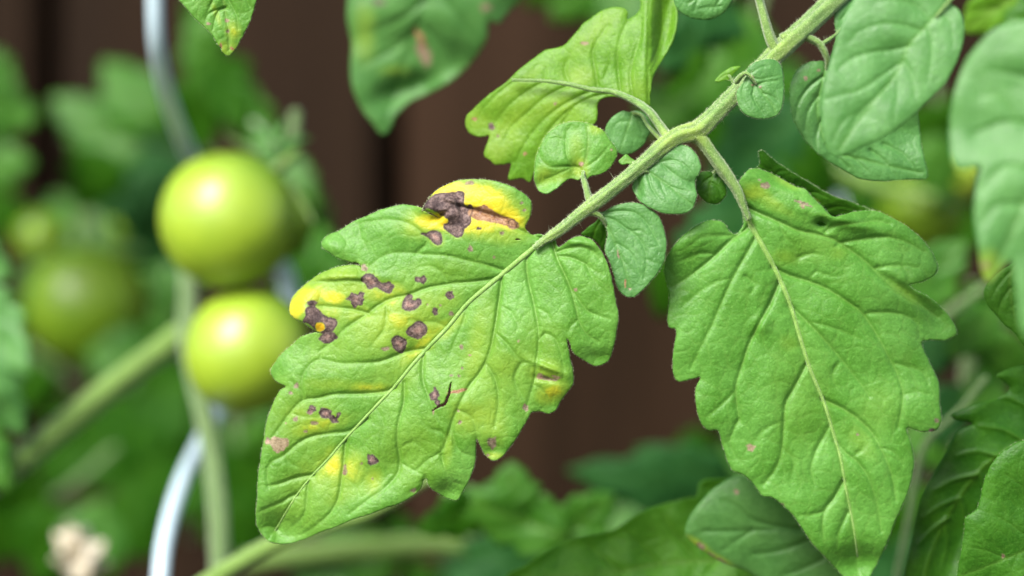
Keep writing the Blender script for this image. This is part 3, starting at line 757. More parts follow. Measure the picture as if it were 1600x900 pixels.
leafA, sfA = build_leaf('leaflet', A_out, A_mid, A_veins, M_main, main, D0, sp=1.8, lesions=A_les, yellow=[(a,b,c,d,e,f*(.93 if b<360 or a<535 and b<520 else .8)) for a,b,c,d,e,f in A_yel], polys=A_poly, late=[(500,511,7.5,7.5)], label='large end leaflet with dark brown lesions, yellow patches and a torn slit',
    slits=[([(705,597),(703,606),(702,614),(698,624),(695,631),(688,634),(683,637),(676,642)], 2.6), ([(805,374),(813,374)],1.4)],
    tilt=(-0.6, 0.5), fold=-1.6, arch=1.1, droop=1.2, wav=0.8, wl=95, relief=1.05, vw=13, bumps=A_bumps, edge=0.35, ew=6, net=0.17, netsize=25, seed=1, tubes=5.2, fuzz=2600, fuzzlen=0.34, side=(0.8,-1.2))

# ---- upper left leaflet seen at a slant
B_out = [(1010,166),(1001,163),(985,158),(966,152),(951,150),(938,156),(933,166),(934,180),(930,192),(915,205),(898,215),(875,235),(852,262),(837,270),(832,276),(827,284),(816,279),(795,281),(796,268),(798,256),(786,257),(773,257),(765,250),(757,245),(756,238),(761,224),(764,212),(757,213),(745,213),
 (733,207),(727,192),(730,180),(740,170),(763,149),(791,128),(809,110),(837,89),(852,78),(880,71),(898,53),(909,39),(933,21),(950,13),(962,11),(975,13),(981,20),(981,30),(988,26),(994,22),(1001,11),(1000,-6),(1003,-40),(1030,-50),(1050,-30),(1054,-4),(1058,21),(1054,53),(1040,85),(1026,110),(1019,127),(1015,150),(1016,164)]
B_mid = [(1013,172),(990,158),(962,144),(919,139),(884,130),(845,126),(798,125),(765,130)]
B_veins = [(.9,[(1014,168),(1013,130),(1012,95),(1014,60),(1013,20),(1016,-20)]),(.6,[(1018,110),(1040,60),(1050,20)]),(.7,[(1014,105),(1030,70),(1035,30),(1032,-10)]),
 (.8,[(970,146),(966,110),(965,82),(972,50),(990,20)]),(.7,[(990,156),(985,120),(990,90),(1000,60),(1003,30)]),(.8,[(935,141),(930,110),(926,82),(935,60),(950,40)]),(.7,[(890,131),(882,108),(888,92)]),(.6,[(850,127),(852,108)]),
 (.9,[(955,146),(925,152),(895,168),(865,195),(845,222),(835,248)]),(.8,[(925,142),(890,158),(858,180),(830,210),(812,240),(806,262)]),(.8,[(890,133),(855,150),(825,175),(798,200),(785,225)]),(.7,[(850,128),(820,145),(795,165),(775,190)]),(.6,[(805,126),(780,145),(755,170),(745,190)]),
 (.6,[(895,170),(870,205),(858,235)]),(.5,[(945,120),(955,90),(950,70)])]
B_yel = [(820,172,44,28,-40,.45),(790,210,34,26,-50,.5),(775,235,18,20,0,.55),(745,190,20,20,0,.5),(870,165,34,16,-20,.5),(905,120,24,18,0,.5),(885,190,40,20,-40,.3),(930,50,50,16,-45,.35),(800,140,60,12,-38,.35),(990,140,24,20,0,.3)]
B_les = [('d',768,199,5,6,20),('t',742,186,4,3,0),('p',913,68,6,3,0),('p',868,162,3.5,2.5,-40),('v',778,212,3,3,0),('t',820,240,3,3,0)]
leafB, sfB = build_leaf('leaflet', B_out, B_mid, B_veins, M_lime, main, 0.461, sp=2.4, lesions=B_les, yellow=[(a,b,c,d,e,f*.5) for a,b,c,d,e,f in B_yel], label='slanting lime green leaflet left of the stalk top, slightly soft',
    tilt=(-2.0, -1.0), fold=0.0, side=(1.0, 1.5), arch=0.3, droop=1.5, wav=.8, wl=80, relief=.8, vw=10, edge=0.3, net=0.12, netsize=26, seed=2, bumps=[(1040,40,20,80,10,3.0),(1014,60,14,80,0,-1.5)])
petiolule([(1048,222,13),(1040,210,10),(1030,195,8.5),(1015,175,8),(998,162,7),(975,150,6),(955,143,5),(925,140,4.5),(890,132,3.8),(850,126.5,3),(800,125,2.2)],
          [.454,.4545,.455,.4555,.4575,.4590,.4602,.4612,.4622,.4634,.4650], seg=16, hair=700)

# ---- small leaflets along the stalk
C_out = [(909,278),(903,281),(891,279),(880,286),(868,295),(855,302),(843,299),(835,282),(836,256),(843,231),(855,210),(873,196),(894,190),(919,193),(941,203),(955,221),(964,235),(962,249),(948,267),(934,273),(922,276),(915,281)]
C_veins = [(.9,[(910,272),(906,262),(890,260),(862,261),(848,252),(842,238)]),(.8,[(909,268),(888,250),(884,225),(885,208),(892,196)]),(.7,[(914,262),(932,250),(948,232),(952,226)]),(.7,[(917,250),(924,225),(920,206)]),(.7,[(892,262),(872,272),(852,280)]),(.5,[(885,222),(870,215),(858,218)])]
leafC, sfC = build_leaf('leaflet', C_out, [(913,280),(911,270),(914,255),(918,235),(919,215),(917,198)], C_veins, M_main, main, 0.4535, sp=1.7, lesions=[('p',908,256,5,4,20),('v',909,256,3,2.5,20),('p',955,234,2,2,0)],
    yellow=[(906,262,11,14,0,.6),(870,275,30,9,-10,.3),(850,275,12,16,0,.35),(932,200,11,9,0,.4),(900,235,10,26,0,.25)], label='small spotted leaflet hanging left of the stalk',
    tilt=(0.0,-0.6), fold=0.6, arch=2.2, droop=1.0, wav=.4, wl=50, relief=.6, vw=9, edge=.35, ew=8, net=.12, netsize=20, seed=3, fuzz=500, bumps=[(900,265,14,30,20,1.0),(855,285,30,14,-30,1.5)])
petiolule([(928,322,9),(921,312,8),(917,298,6.2),(914,286,5.8),(911,277,4.5),(912,268,2.5)],[.4525,.4525,.4528,.4532,.4536,.4545], hair=350)
D_out = [(983,175),(975,173),(966,176),(955,184),(947,197),(945,208),(951,224),(962,236),(975,242),(990,238),(1003,229),(1013,213),(1017,197),(1013,184),(1006,177),(994,173)]
leafD, sfD = build_leaf('leaflet', D_out, [(988,176),(982,195),(975,215),(970,234)], [(.8,[(986,180),(998,190),(1003,208)]),(.7,[(984,190),(968,190),(958,200),(957,214)]),(.6,[(978,208),(990,218),(988,230)])], M_blue, main, 0.462, sp=2.0,
    tilt=(0,1.0), fold=.5, arch=2, wav=.3, wl=40, relief=.5, vw=8, net=.1, netsize=18, seed=4, edge=.3, label='small round blue-green leaflet between two nodes')
petiolule([(1036,222,5),(1012,196,3.5),(1002,180,3.2),(988,176,3)],[.457,.460,.4615,.4618], hair=0, seg=10)
D2 = [(994,255),(990,259),(982,256),(972,257),(967,251),(972,246),(979,241),(985,246),(991,250)]
build_leaf('leaflet', D2, [(994,256),(984,252),(972,250)], [], M_main, main, 0.4535, sp=1.5, tilt=(0,-3), relief=.3, net=0, seed=5, wav=.2, edge=.3, label='tiny curled leaflet on the upper side of the stalk')
petiolule([(1005,262,4),(996,257,2.6),(988,254,2)],[.4535,.4535,.4535], hair=60, seg=8)
E_out = [(1001,268),(1008,263),(1018,259),(1023,252),(1027,243),(1033,235),(1051,226),(1073,228),(1087,240),(1095,260),(1092,272),(1086,283),(1087,295),(1089,306),(1083,324),(1075,331),(1065,334),(1041,334),(1016,325),(998,312),(989,294),(991,280),(997,273)]
E_veins = [(.9,[(1008,264),(1030,254),(1050,250),(1070,258),(1082,272)]),(.8,[(1012,270),(1016,288),(1024,303),(1033,314)]),(.6,[(1048,292),(1060,296),(1076,300)]),(.7,[(1035,256),(1048,268),(1066,280),(1080,285)]),(.5,[(1030,280),(1040,305),(1056,318)]),(.6,[(1028,250),(1045,236),(1065,236)]),(.5,[(998,282),(999,296),(1006,308)])]
leafE, sfE = build_leaf('leaflet', E_out, [(998,268),(1012,268),(1030,280),(1048,292),(1066,308),(1083,320)], E_veins, M_blue, main, 0.4525, sp=1.7,
    tilt=(-0.5,-2.2), fold=-1.5, side=(0.5,-.5), arch=1.5, wav=.4, wl=50, relief=.65, vw=9, edge=.3, ew=8, net=.13, netsize=20, seed=6, fuzz=600, label='small blue-green leaflet below the node', bumps=[(994,295,10,24,0,1.6),(1086,286,12,10,0,.8)])
petiolule([(968,285,8),(982,275,6.5),(994,269,5.2),(1006,267,4),(1018,271,2.4)],[.4525,.4522,.4522,.4524,.4534], hair=260)
# leaflet with folded dark flap
F2_out = [(940,340),(930,347),(921,353),(913,361),(909,367),(917,371),(927,374),(934,380),(942,392),(952,395),(958,370),(952,350),(946,340)]
leafF2, _ = build_leaf('leaflet', F2_out, [(942,340),(932,355),(926,372)], [(.6,[(944,345),(945,365),(940,380)])], M_deep, main, 0.4565, sp=1.7, tilt=(0,5), relief=.7, vw=8, seed=8, edge=.5, wav=.3, net=.1, label='dark flap folded behind the leaflet under the stalk')
F_out = [(928,332),(944,331),(952,326),(959,322),(980,317),(1005,320),(1026,334),(1037,356),(1041,377),(1039,402),(1030,423),(1012,445),(994,462),(986,464),(978,463),(966,452),(959,430),(953,409),(946,394),(947,380),(950,366),(946,352),(938,340)]
F_veins = [(.9,[(942,338),(960,344),(977,356),(992,366),(1001,377),(1009,395),(1010,415),(1006,435)]),(.8,[(944,334),(965,330),(991,332),(1008,345),(1019,363),(1030,382)]),(.7,[(969,398),(976,410),(990,425)]),(.6,[(985,362),(1000,360),(1010,366)]),(.6,[(962,380),(980,390),(992,405),(998,425)]),(.5,[(1010,405),(1020,410),(1032,412)])]
leafF, sfF = build_leaf('leaflet', F_out, [(932,334),(946,350),(955,366),(962,382),(969,398),(977,422),(984,450)], F_veins, M_blue, main, 0.4520, sp=1.7,
    lesions=[('t',977,443,1.6,6,0),('p',966,398,1.5,6,-10),('p',984,452,3,3,0)], 
    tilt=(-0.8,-1.2), fold=-1.0, side=(0,.5), arch=1.0, droop=.6, wav=.4, wl=60, relief=.65, vw=10, edge=.35, ew=8, net=.13, netsize=20, seed=7, fuzz=700, label='heart-shaped leaflet under the stalk, beside the big end leaflet')
petiolule([(900,334,8),(916,331,7.5),(930,333,6),(940,340,4.4),(948,352,2.6)],[.4518,.4515,.4514,.4517,.4528], hair=300)
G_out = [(1115,270),(1101,268),(1087,274),(1085,284),(1090,302),(1105,316),(1122,318),(1135,303),(1133,288),(1125,275)]
build_leaf('leaflet', G_out, [(1114,271),(1110,285),(1108,300),(1108,312)], [(.8,[(1112,276),(1100,284),(1093,296)]),(.8,[(1110,285),(1122,292),(1126,306)]),(.5,[(1108,296),(1100,304)])], M_deep, main, 0.4565, sp=1.6,
    tilt=(0,.8), fold=-1, arch=-1, relief=.6, vw=6, seed=9, wav=.4, wl=30, edge=.6, net=.15, netsize=14, label='tiny dark green leaflet left of the forked stalk', fuzz=250)
petiolule([(1128,262,4),(1120,266,3),(1114,271,2.6)],[.4565,.4565,.4563], hair=60, seg=8)
I_out = [(1167,116),(1169,106),(1180,97),(1200,92),(1212,94),(1219,100),(1223,113),(1225,140),(1222,167),(1217,177),(1208,183),(1187,186),(1167,180),(1155,167),(1151,147),(1155,136),(1162,128)]
I_veins = [(.8,[(1175,122),(1190,124),(1205,120),(1218,118)]),(.9,[(1183,133),(1196,128),(1214,126)]),(.8,[(1180,130),(1176,148),(1184,166),(1192,177)]),(.7,[(1192,146),(1206,150),(1218,160)]),(.6,[(1168,122),(1160,140),(1163,160),(1172,172)]),(.6,[(1174,114),(1186,106),(1200,103)])]
leafI, sfI = build_leaf('leaflet', I_out, [(1166,114),(1175,122),(1183,133),(1195,150),(1207,165),(1212,178)], I_veins, M_blue, main, 0.4515, sp=1.6,
    lesions=[('p',1175,121,4,3,30),('p',1176,133,3,2,0),('p',1188,136,3,3,0)], tilt=(0,-1.2), fold=.4, arch=2.0, wav=.3, wl=40, relief=.6, vw=8, edge=.3, ew=6, net=.12, netsize=18, seed=10, fuzz=450, label='small oval leaflet lying in front of the stalk')
petiolule([(1150,128,6),(1158,118,5),(1166,114,4),(1174,121,3),(1182,132,2)],[.4530,.4515,.4509,.4509,.4516], hair=120, seg=10)
J_out = [(1157,103),(1143,105),(1130,112),(1118,125),(1124,127),(1133,125),(1139,125),(1144,118),(1149,112),(1154,108)]
build_leaf('leaflet', J_out, [(1143,126),(1140,116),(1134,117),(1124,123)], [], M_lime, main, 0.4590, sp=1.5, tilt=(0,-2), relief=.5, vw=5, seed=11, wav=.2, net=0, edge=.4, label='tiny pointed leaflet on the upper left side of the stalk')
petiolule([(1158,138,5),(1146,130,3),(1142,122,2.4),(1138,117,2)],[.4590,.4590,.4590,.4589], hair=50, seg=8)

# ---- big right leaflet
H_out = [(1153,296),(1155,284),(1163,272),(1171,265),(1184,263),(1198,268),(1215,276),(1240,290),(1258,296),(1268,306),(1284,322),(1302,338),(1316,336),(1335,331),(1368,330),(1399,343),(1425,360),(1448,382),(1463,409),(1465,424),(1450,436),(1434,442),(1421,445),(1429,454),(1448,462),(1467,477),(1485,496),(1494,515),(1493,523),(1480,530),(1467,532),(1452,531),(1441,534),(1447,554),(1459,579),(1468,600),(1468,630),(1471,655),(1464,671),(1447,675),(1430,672),(1417,670),
 (1426,701),(1428,731),(1417,773),(1402,807),(1384,853),(1362,896),(1350,912),(1334,912),(1316,898),(1295,876),(1270,850),(1240,806),(1223,790),(1207,778),(1190,774),(1180,760),(1163,743),(1143,733),(1128,693),(1122,673),(1107,672),(1095,660),(1088,633),(1087,606),(1094,590),(1080,593),(1060,596),(1053,584),(1051,560),(1054,540),(1056,515),(1046,512),(1043,500),(1045,480),(1046,462),(1043,447),(1038,420),(1046,394),(1065,371),(1088,352),(1111,344),(1130,348),(1141,362),(1150,366),(1158,360),(1162,350),(1160,330),(1158,312)]
H_mid = [(1158,312),(1166,335),(1176,357),(1205,409),(1232,469),(1254,541),(1267,580),(1287,628),(1303,680),(1313,715),(1322,765),(1332,815),(1340,870)]
H_veins = [(.9,[(1172,352),(1163,361),(1145,373),(1111,405),(1077,432),(1050,449)]),(.5,[(1150,370),(1125,368),(1096,371),(1078,385)]),(.5,[(1120,398),(1095,396),(1070,405)]),
 (.7,[(1182,370),(1164,401),(1145,435),(1126,477),(1111,511),(1092,549),(1080,575)]),(.4,[(1145,435),(1120,440),(1090,458),(1066,480)]),(.4,[(1165,432),(1180,445),(1172,460)]),
 (1.0,[(1218,440),(1203,475),(1188,503),(1171,537),(1160,570),(1150,603),(1152,637),(1157,660)]),(.6,[(1150,610),(1127,633),(1107,650)]),(.5,[(1155,655),(1140,690),(1150,715)]),(.4,[(1195,490),(1210,505),(1205,520)]),
 (.9,[(1260,570),(1240,608),(1228,630),(1225,670),(1220,713),(1207,740),(1193,757)]),(.4,[(1226,660),(1205,665),(1185,680),(1175,700)]),(.6,[(1297,665),(1275,705),(1267,733),(1273,757)]),
 (.9,[(1318,752),(1302,780),(1290,795),(1285,817),(1287,840)]),(.6,[(1285,800),(1265,805),(1250,805)]),(.6,[(1325,800),(1310,835),(1308,855)]),(.4,[(1222,700),(1240,720),(1235,750)]),
 (1.0,[(1163,322),(1186,333),(1216,346),(1247,360),(1275,366),(1300,373),(1327,390),(1353,409),(1372,428),(1402,454),(1436,475),(1465,496)]),
 (.8,[(1290,362),(1304,352),(1325,350),(1346,348),(1370,345),(1391,350)]),(.8,[(1310,380),(1335,376),(1365,371),(1390,371),(1415,378),(1444,394)]),(.6,[(1365,420),(1385,416),(1410,415),(1432,418)]),(.5,[(1410,416),(1420,428),(1420,440)]),
 (.9,[(1208,418),(1232,430),(1262,439),(1290,450),(1316,466),(1345,487),(1360,507),(1375,532),(1390,560),(1402,585),(1411,613),(1409,640),(1403,668)]),
 (.6,[(1353,490),(1375,488),(1402,490),(1425,498),(1436,510),(1436,530)]),(.5,[(1397,568),(1420,573),(1443,583),(1450,600)]),(.4,[(1410,618),(1430,612),(1455,618)]),(.4,[(1262,439),(1275,425),(1300,432),(1320,428)]),
 (.5,[(1216,346),(1228,372),(1240,382),(1248,400)]),(.5,[(1248,402),(1270,396),(1290,400)]),
 (.8,[(1235,478),(1258,500),(1280,522),(1305,550),(1325,575),(1345,600),(1358,620)]),(.5,[(1244,500),(1275,505),(1310,515),(1345,530)]),(.4,[(1316,562),(1300,585),(1310,610)]),
 (.9,[(1285,624),(1312,636),(1341,655),(1362,676),(1379,706),(1394,744),(1400,782)]),(.7,[(1305,690),(1322,708),(1340,722),(1358,748),(1371,790),(1377,830)]),(.4,[(1375,700),(1395,705),(1410,725)]),(.4,[(1330,715),(1345,705),(1352,690)])]
H_yel = [(1182,298,26,14,25,.75),(1172,303,18,12,20,.8),(1200,310,40,10,30,.6),(1215,325,46,10,25,.35),(1225,400,30,16,0,.35),(1345,690,40,22,40,.28),(1235,535,20,18,0,.25),(1410,455,44,10,38,.4),(1250,620,60,120,0,.12),(1370,640,40,60,30,.16),(1270,385,60,30,0,.15),(1340,890,40,24,0,.3),(1310,395,20,16,0,.3),(1230,285,28,10,25,.55)]
H_les = [('v',1196,290,7,5,-10),('v',1187,281,4,2,0),('v',1256,318,14,2.4,18),('p',1254,322,5,4,30),('p',1173,699,6.5,5,0),('d',1455,672,5,3,-20),('v',1464,657,4,5,-20),('p',1186,534,3,2.5,0),('p',1440,470,3,2.5,0),('p',1109,403,2,2,0),('p',1248,460,2.5,2.5,0),('v',1222,789,5,3,30),('v',1340,679,3,3,0),('p',1278,340,6,4,10),('v',1282,348,8,3,10)]
leafH, sfH = build_leaf('leaflet', H_out, H_mid, H_veins, M_cool, main, 0.4565, sp=2.1, lesions=[l for l in H_les if l[2] < 330 or l[2] > 640 or l[0] == 'd'], yellow=[(a,b,c*.7,d*.7,e,f*.42) for a,b,c,d,e,f in H_yel if b<880], slits=[([(1277,349),(1290,351)],2.6)],
    tilt=(0.5,0.2), fold=-2.0, arch=1.0, droop=3.0, side=(0.5,0.0), wav=.9, wl=100, relief=1.35, vw=15, edge=.35, ew=7, net=.17, netsize=27, seed=12, tubes=5.0, fuzz=2000, fuzzlen=.34,
    label='large green leaflet at right with a folded upper edge', bumps=[(1210,275,60,10,25,2.0),(1320,345,60,12,15,-1.6),(1190,507,14,18,0,-1.0),(1340,885,50,30,0,2.5),(1080,370,50,24,-30,-1.5),(1466,500,30,30,0,1.2),(1285,350,10,8,0,1.5),(1408,450,50,8,35,1.2)])
# fold of its upper margin, leaning forward, face down; its shade is also painted as deeper green
H2_out = [(1178,268),(1187,256),(1186,245),(1186,236),(1193,236),(1200,242),(1213,253),(1231,265),(1262,284),(1300,305),(1335,318),(1368,331),(1385,342),(1360,352),(1320,362),(1290,364),(1270,350),(1245,330),(1215,312),(1195,292)]
build_leaf('folded_margin', H2_out, [(1182,272),(1215,284),(1255,312),(1300,338),(1350,342)], [(.6,[(1210,282),(1215,268),(1230,268)]),(.6,[(1255,312),(1270,300),(1300,312)]),(.6,[(1285,330),(1310,322),(1330,326)]),(.5,[(1250,310),(1240,295),(1245,283)])], M_deep, leafH, 0.4590, sp=1.9, yellow=[(1262,312,14,3,10,.6)],
    tilt=(0.3,7.0), relief=.7, vw=9, wav=.5, wl=50, seed=13, edge=.5, net=.2, netsize=16, fuzz=700, fuzzlen=.4)
pH = petiolule([(1076,208,15),(1092,214,14.5),(1102,226,12.5),(1112,240,12),(1128,262,12.5),(1143,283,11),(1154,302,9.5),(1162,322,7),(1170,343,5.5)],
          [.4545,.4545,.4546,.4547,.4549,.4551,.4553,.4555,.4558], hair=1600, seg=20, longs=10, yel=[(1085,210,24,.9)], groove=.06)

# ---- forked stalk and leaflet above the stalk, cut by the top of the frame
petiolule([(1216,84,11),(1206,66,10.5),(1199,46,9.5),(1192,20,8.5),(1184,-8,8),(1170,-45,8)],[.4575,.4572,.457,.457,.457,.457], hair=1000, seg=16, longs=8)
top_out = [(1150,-60),(1120,-66),(1070,-50),(1050,-24),(1053,3),(1062,18),(1080,28),(1105,31),(1128,22),(1142,6),(1150,-20)]
build_leaf('leaflet', top_out, [(1170,-45),(1140,-30),(1105,-12),(1075,5)], [(.8,[(1140,-30),(1130,-10),(1115,15)]),(.7,[(1110,-15),(1090,0),(1085,18)]),(.5,[(1125,10),(1100,12),(1080,16)])], M_blue, main, 0.460, sp=2, tilt=(0,-1.5), arch=2, relief=.9, vw=10, seed=14, label='rounded leaflet touching the top edge of the picture')

# ---- leaflet hanging on the right side of the stalk, half behind a blurred one
Kd = 0.460
petiolule([(1222,60,10),(1240,52,9),(1254,55,8),(1266,60,7.5),(1280,68,7),(1288,80,6.5),(1293,95,5),(1291,112,3)],[.458,.4585,.459,.4592,.4594,.4596,.4604,.4622], hair=700)
petiolule([(1282,70,5),(1292,64,4.5),(1306,54,3),(1325,36,2.5)],[.4595,.4598,.460,.461], hair=120, seg=10)
K_out = [(1291,96),(1282,95),(1263,97),(1245,110),(1235,132),(1236,171),(1245,199),(1266,228),(1291,249),(1320,267),(1344,279),(1373,283),(1400,282),(1419,281),(1438,281),(1449,277),(1447,258),(1440,228),(1437,200),(1430,160),(1400,110),(1360,60),(1345,10),(1335,-20),(1310,-10),(1304,20),(1304,40),(1306,54),(1304,70),(1299,84)]
K_veins = [(.8,[(1285,120),(1265,135),(1248,160),(1244,185)]),(.8,[(1278,150),(1262,175),(1258,205)]),(.8,[(1282,190),(1275,215),(1278,235)]),(.8,[(1292,225),(1305,240),(1325,262)]),(.7,[(1300,240),(1330,245),(1355,268)]),(.7,[(1360,235),(1380,250),(1400,275)]),(.7,[(1380,225),(1410,240),(1430,265)]),(.6,[(1315,30),(1330,10),(1335,-10)])]
leafK, sfK = build_leaf('leaflet', K_out, [(1293,92),(1284,130),(1276,165),(1283,205),(1300,235),(1350,250),(1400,262),(1440,270)], K_veins, M_blue, main, Kd+.001, sp=2.2, lesions=[('p',1259,122,4,4.5,0),('p',1279,110,3,2,0)],
    tilt=(1.0,0.4), arch=.8, wav=.8, wl=80, relief=1.0, vw=11, edge=.4, net=.12, netsize=24, seed=15, label='leaflet right of the stalk, partly hidden behind a blurred leaf', bumps=[(1410,210,60,40,0,2.5)], fuzz=500)

# ================================================================ OTHER NEAR LEAVES
def single(label, kind_group=None, org=None):
    return thing('tomato_leaf', label, 'tomato leaf', org, kind_group)
def oneleaf(label, out, mid, veins, mat, d0, sp=3.0, stalk=None, **kw):
    t = thing('tomato_leaf', label, 'tomato leaf', W(mid[0][0], mid[0][1], d0))
    ob, sf = build_leaf('blade', out, mid, veins, mat, t, d0, sp=sp, **kw)
    if stalk:
        tube('stalk', [(a, b, c) for a, b, c in stalk], [d0]*len(stalk), M_stem, t, seg=12, step=6)
    return t, ob
# in front, upper right
L_out = [(1483,2),(1478,-20),(1440,-60),(1390,-55),(1345,-20),(1330,5),(1318,30),(1309,53),(1300,89),(1289,124),(1284,160),(1285,199),(1291,228),(1302,246),(1320,242),(1344,231),(1373,217),(1398,203),(1430,178),(1455,153),(1479,128),(1495,96),(1504,70),(1507,45),(1505,28),(1497,14)]
L_veins = [(.8,[(1419,72),(1395,78),(1362,82),(1330,92),(1310,108)]),(.7,[(1440,48),(1405,38),(1373,38),(1345,48),(1325,65)]),(.7,[(1455,32),(1430,8),(1400,0),(1370,2)]),(.8,[(1405,100),(1375,120),(1345,140),(1310,150),(1292,154)]),(.8,[(1390,130),(1365,155),(1345,175),(1325,205)]),(.7,[(1447,38),(1455,60),(1455,90),(1450,125)]),(.7,[(1412,95),(1425,120),(1430,150)]),(.6,[(1400,112),(1402,150),(1395,185)]),(.6,[(1470,18),(1485,35),(1490,70)]),(.6,[(1350,180),(1330,180),(1310,200),(1300,225)])]
oneleaf('pointed blue-green leaf, slightly soft, hanging from the top edge right of the stalk', L_out, [(1485,0),(1455,32),(1419,71),(1406,105),(1380,140),(1345,185),(1312,232)], L_veins, M_blue, 0.421, sp=2.8,
    tilt=(-0.6,-0.8), fold=-.6, arch=.9, relief=.6, vw=14, wav=.8, wl=90, seed=20, edge=.3, net=0, netsize=30, stalk=[(1530,-60,6),(1500,-18,5),(1485,0,3.6),(1462,26,1.6)])
Mo = [(1640,26),(1600,32),(1575,36),(1551,46),(1529,68),(1511,92),(1497,124),(1487,160),(1483,196),(1483,231),(1490,258),(1504,265),(1520,262),(1531,262),(1526,284),(1521,320),(1522,350),(1528,385),(1532,415),(1540,438),(1549,440),(1562,424),(1580,410),(1586,440),(1590,480),(1596,520),(1620,540),(1680,520),(1720,440),(1730,300),(1720,150),(1690,50)]
oneleaf('large pale blurred leaf nearest the lens, cut by the right edge of the picture', Mo, [(1700,20),(1670,120),(1640,220),(1600,320),(1550,430)],
    [(.8,[(1660,140),(1600,120),(1550,110)]),(.8,[(1640,210),(1580,190),(1520,210)]),(.8,[(1620,270),(1570,260),(1530,300)]),(.7,[(1600,320),(1560,320),(1535,350)]),(.6,[(1650,180),(1650,280),(1620,400)]),(.5,[(1590,190),(1560,150),(1530,150)])], M_blue, 0.388, sp=4,
    lesions=[('v',1539,414,6,5,0)], yellow=[(1545,420,22,26,0,.5)], tilt=(-1.0,-0.6), arch=.8, relief=1.2, vw=16, wav=1.5, wl=120, seed=21, edge=.3, net=0, stalk=[(1760,-60,6),(1700,20,4.5),(1690,60,2)])
# tip from above, in focus
Vo = [(345,-170),(310,-160),(270,-130),(252,-80),(258,-40),(275,-6),(290,12),(310,34),(330,52),(341,70),(346,75),(347,80),(357,87),(368,76),(380,55),(392,30),(402,-6),(412,-60),(405,-120),(375,-165)]
oneleaf('sharp green leaf tip with a browned point, hanging down from the top edge at left', Vo, [(345,-175),(345,-100),(346,-20),(352,20),(357,50),(358,78)],
    [(.8,[(346,-30),(335,-5),(325,18)]),(.9,[(352,12),(342,16),(336,30),(333,45)]),(.8,[(347,-15),(360,5),(370,25),(372,45)]),(.7,[(346,-60),(375,-20),(390,10)]),(.7,[(345,-80),(315,-40),(300,0)]),(.5,[(340,15),(325,22),(320,36)])], M_main, 0.4505, sp=1.7,
    lesions=[('p',326,37,5,3,0),('p',354,32,4,4,0),('v',356,49,3,3,0),('t',345,73,2,5,0),('t',363,76,5,2,40)], yellow=[(364,48,10,14,0,.6),(356,75,16,10,0,.4),(338,22,4,16,-20,.4)],
    tilt=(0,0.6), fold=-1, relief=1.0, vw=9, wav=.4, wl=50, seed=22, edge=.3, net=.15, netsize=16, fuzz=700)
Wo = [(620,-130),(580,-90),(550,-40),(543,0),(543,33),(549,67),(548,100),(550,133),(563,167),(583,193),(597,210),(610,201),(617,182),(640,158),(673,143),(707,123),(740,93),(760,62),(765,33),(780,36),(796,18),(812,0),(830,-40),(800,-90),(720,-130)]
oneleaf('blurred drooping leaf with a pinkish scar, hanging from the top edge', Wo, [(700,-140),(690,-80),(670,-10),(645,60),(620,130),(600,200)],
    [(.8,[(680,-50),(640,-30),(600,-20),(565,0)]),(.8,[(665,0),(625,30),(580,50)]),(.8,[(650,50),(610,80),(570,100)]),(.8,[(672,-20),(710,20),(740,60)]),(.8,[(655,35),(690,70),(710,110)]),(.6,[(630,100),(650,120),(665,138)])], M_grey, 0.535, sp=4.5,
    lesions=[('p',663,85,9,20,-20),('t',657,62,5,18,-15),('d',590,3,10,5,0),('p',760,12,8,6,0)], yellow=[(570,50,16,40,0,.25),(620,110,20,8,0,.3)],
    tilt=(-1.0,0.5), arch=1.6, droop=2, relief=1.5, vw=16, wav=2.2, wl=90, seed=23, net=0, edge=.4, bumps=[(640,140,60,20,-20,3)])
# lower right
Ro = [(1330,850),(1300,815),(1260,785),(1210,770),(1165,745),(1149,743),(1123,757),(1101,776),(1086,794),(1074,814),(1071,835),(1086,851),(1111,869),(1136,882),(1170,894),(1200,915),(1250,940),(1310,935),(1345,900)]
oneleaf('grey-green oval leaf tucked under the tip of the big right leaflet', Ro, [(1330,835),(1290,828),(1248,825),(1190,828),(1140,830),(1098,830)],
    [(.9,[(1250,826),(1215,822),(1176,812),(1150,790),(1130,782)]),(.9,[(1290,830),(1250,850),(1210,862),(1180,866)]),(.7,[(1320,838),(1290,870),(1250,890),(1220,900)]),(.6,[(1176,828),(1150,845),(1130,860)])], M_grey, 0.478, sp=2.6,
    lesions=[('v',1095,853,8,4,30),('v',1127,878,12,4,28),('p',1151,768,5,5,0),('v',1110,866,6,2.5,30)], yellow=[(1090,850,20,6,30,.5),(1120,872,34,5,28,.4)], tilt=(0,1.0), arch=1.5, relief=1.2, vw=15, wav=.8, wl=90, seed=24, net=.08, netsize=30)
So = [(1230,800),(1180,770),(1150,752),(1122,750),(1096,752),(1092,768),(1088,777),(1068,780),(1026,791),(995,804),(958,829),(898,841),(851,863),(820,885),(790,905),(830,950),(950,980),(1100,985),(1230,930)]
oneleaf('dark glossy leaf rising along the bottom edge right of centre', So, [(1200,860),(1120,875),(1040,880),(950,895),(850,900)],
    [(.9,[(1150,870),(1120,835),(1095,800)]),(.9,[(1090,877),(1060,840),(1035,805)]),(.9,[(1030,882),(1000,850),(975,830)]),(.8,[(970,893),(940,872),(915,850)]),(.7,[(1120,875),(1100,900)]),(.6,[(1060,840),(1090,830)]),(.6,[(1000,850),(1030,840)])], M_fresh, 0.497, sp=3,
    tilt=(0.2,-4.0), arch=-.6, relief=1.4, vw=15, wav=1.5, wl=70, seed=25, net=.25, netsize=24, edge=-1.2)
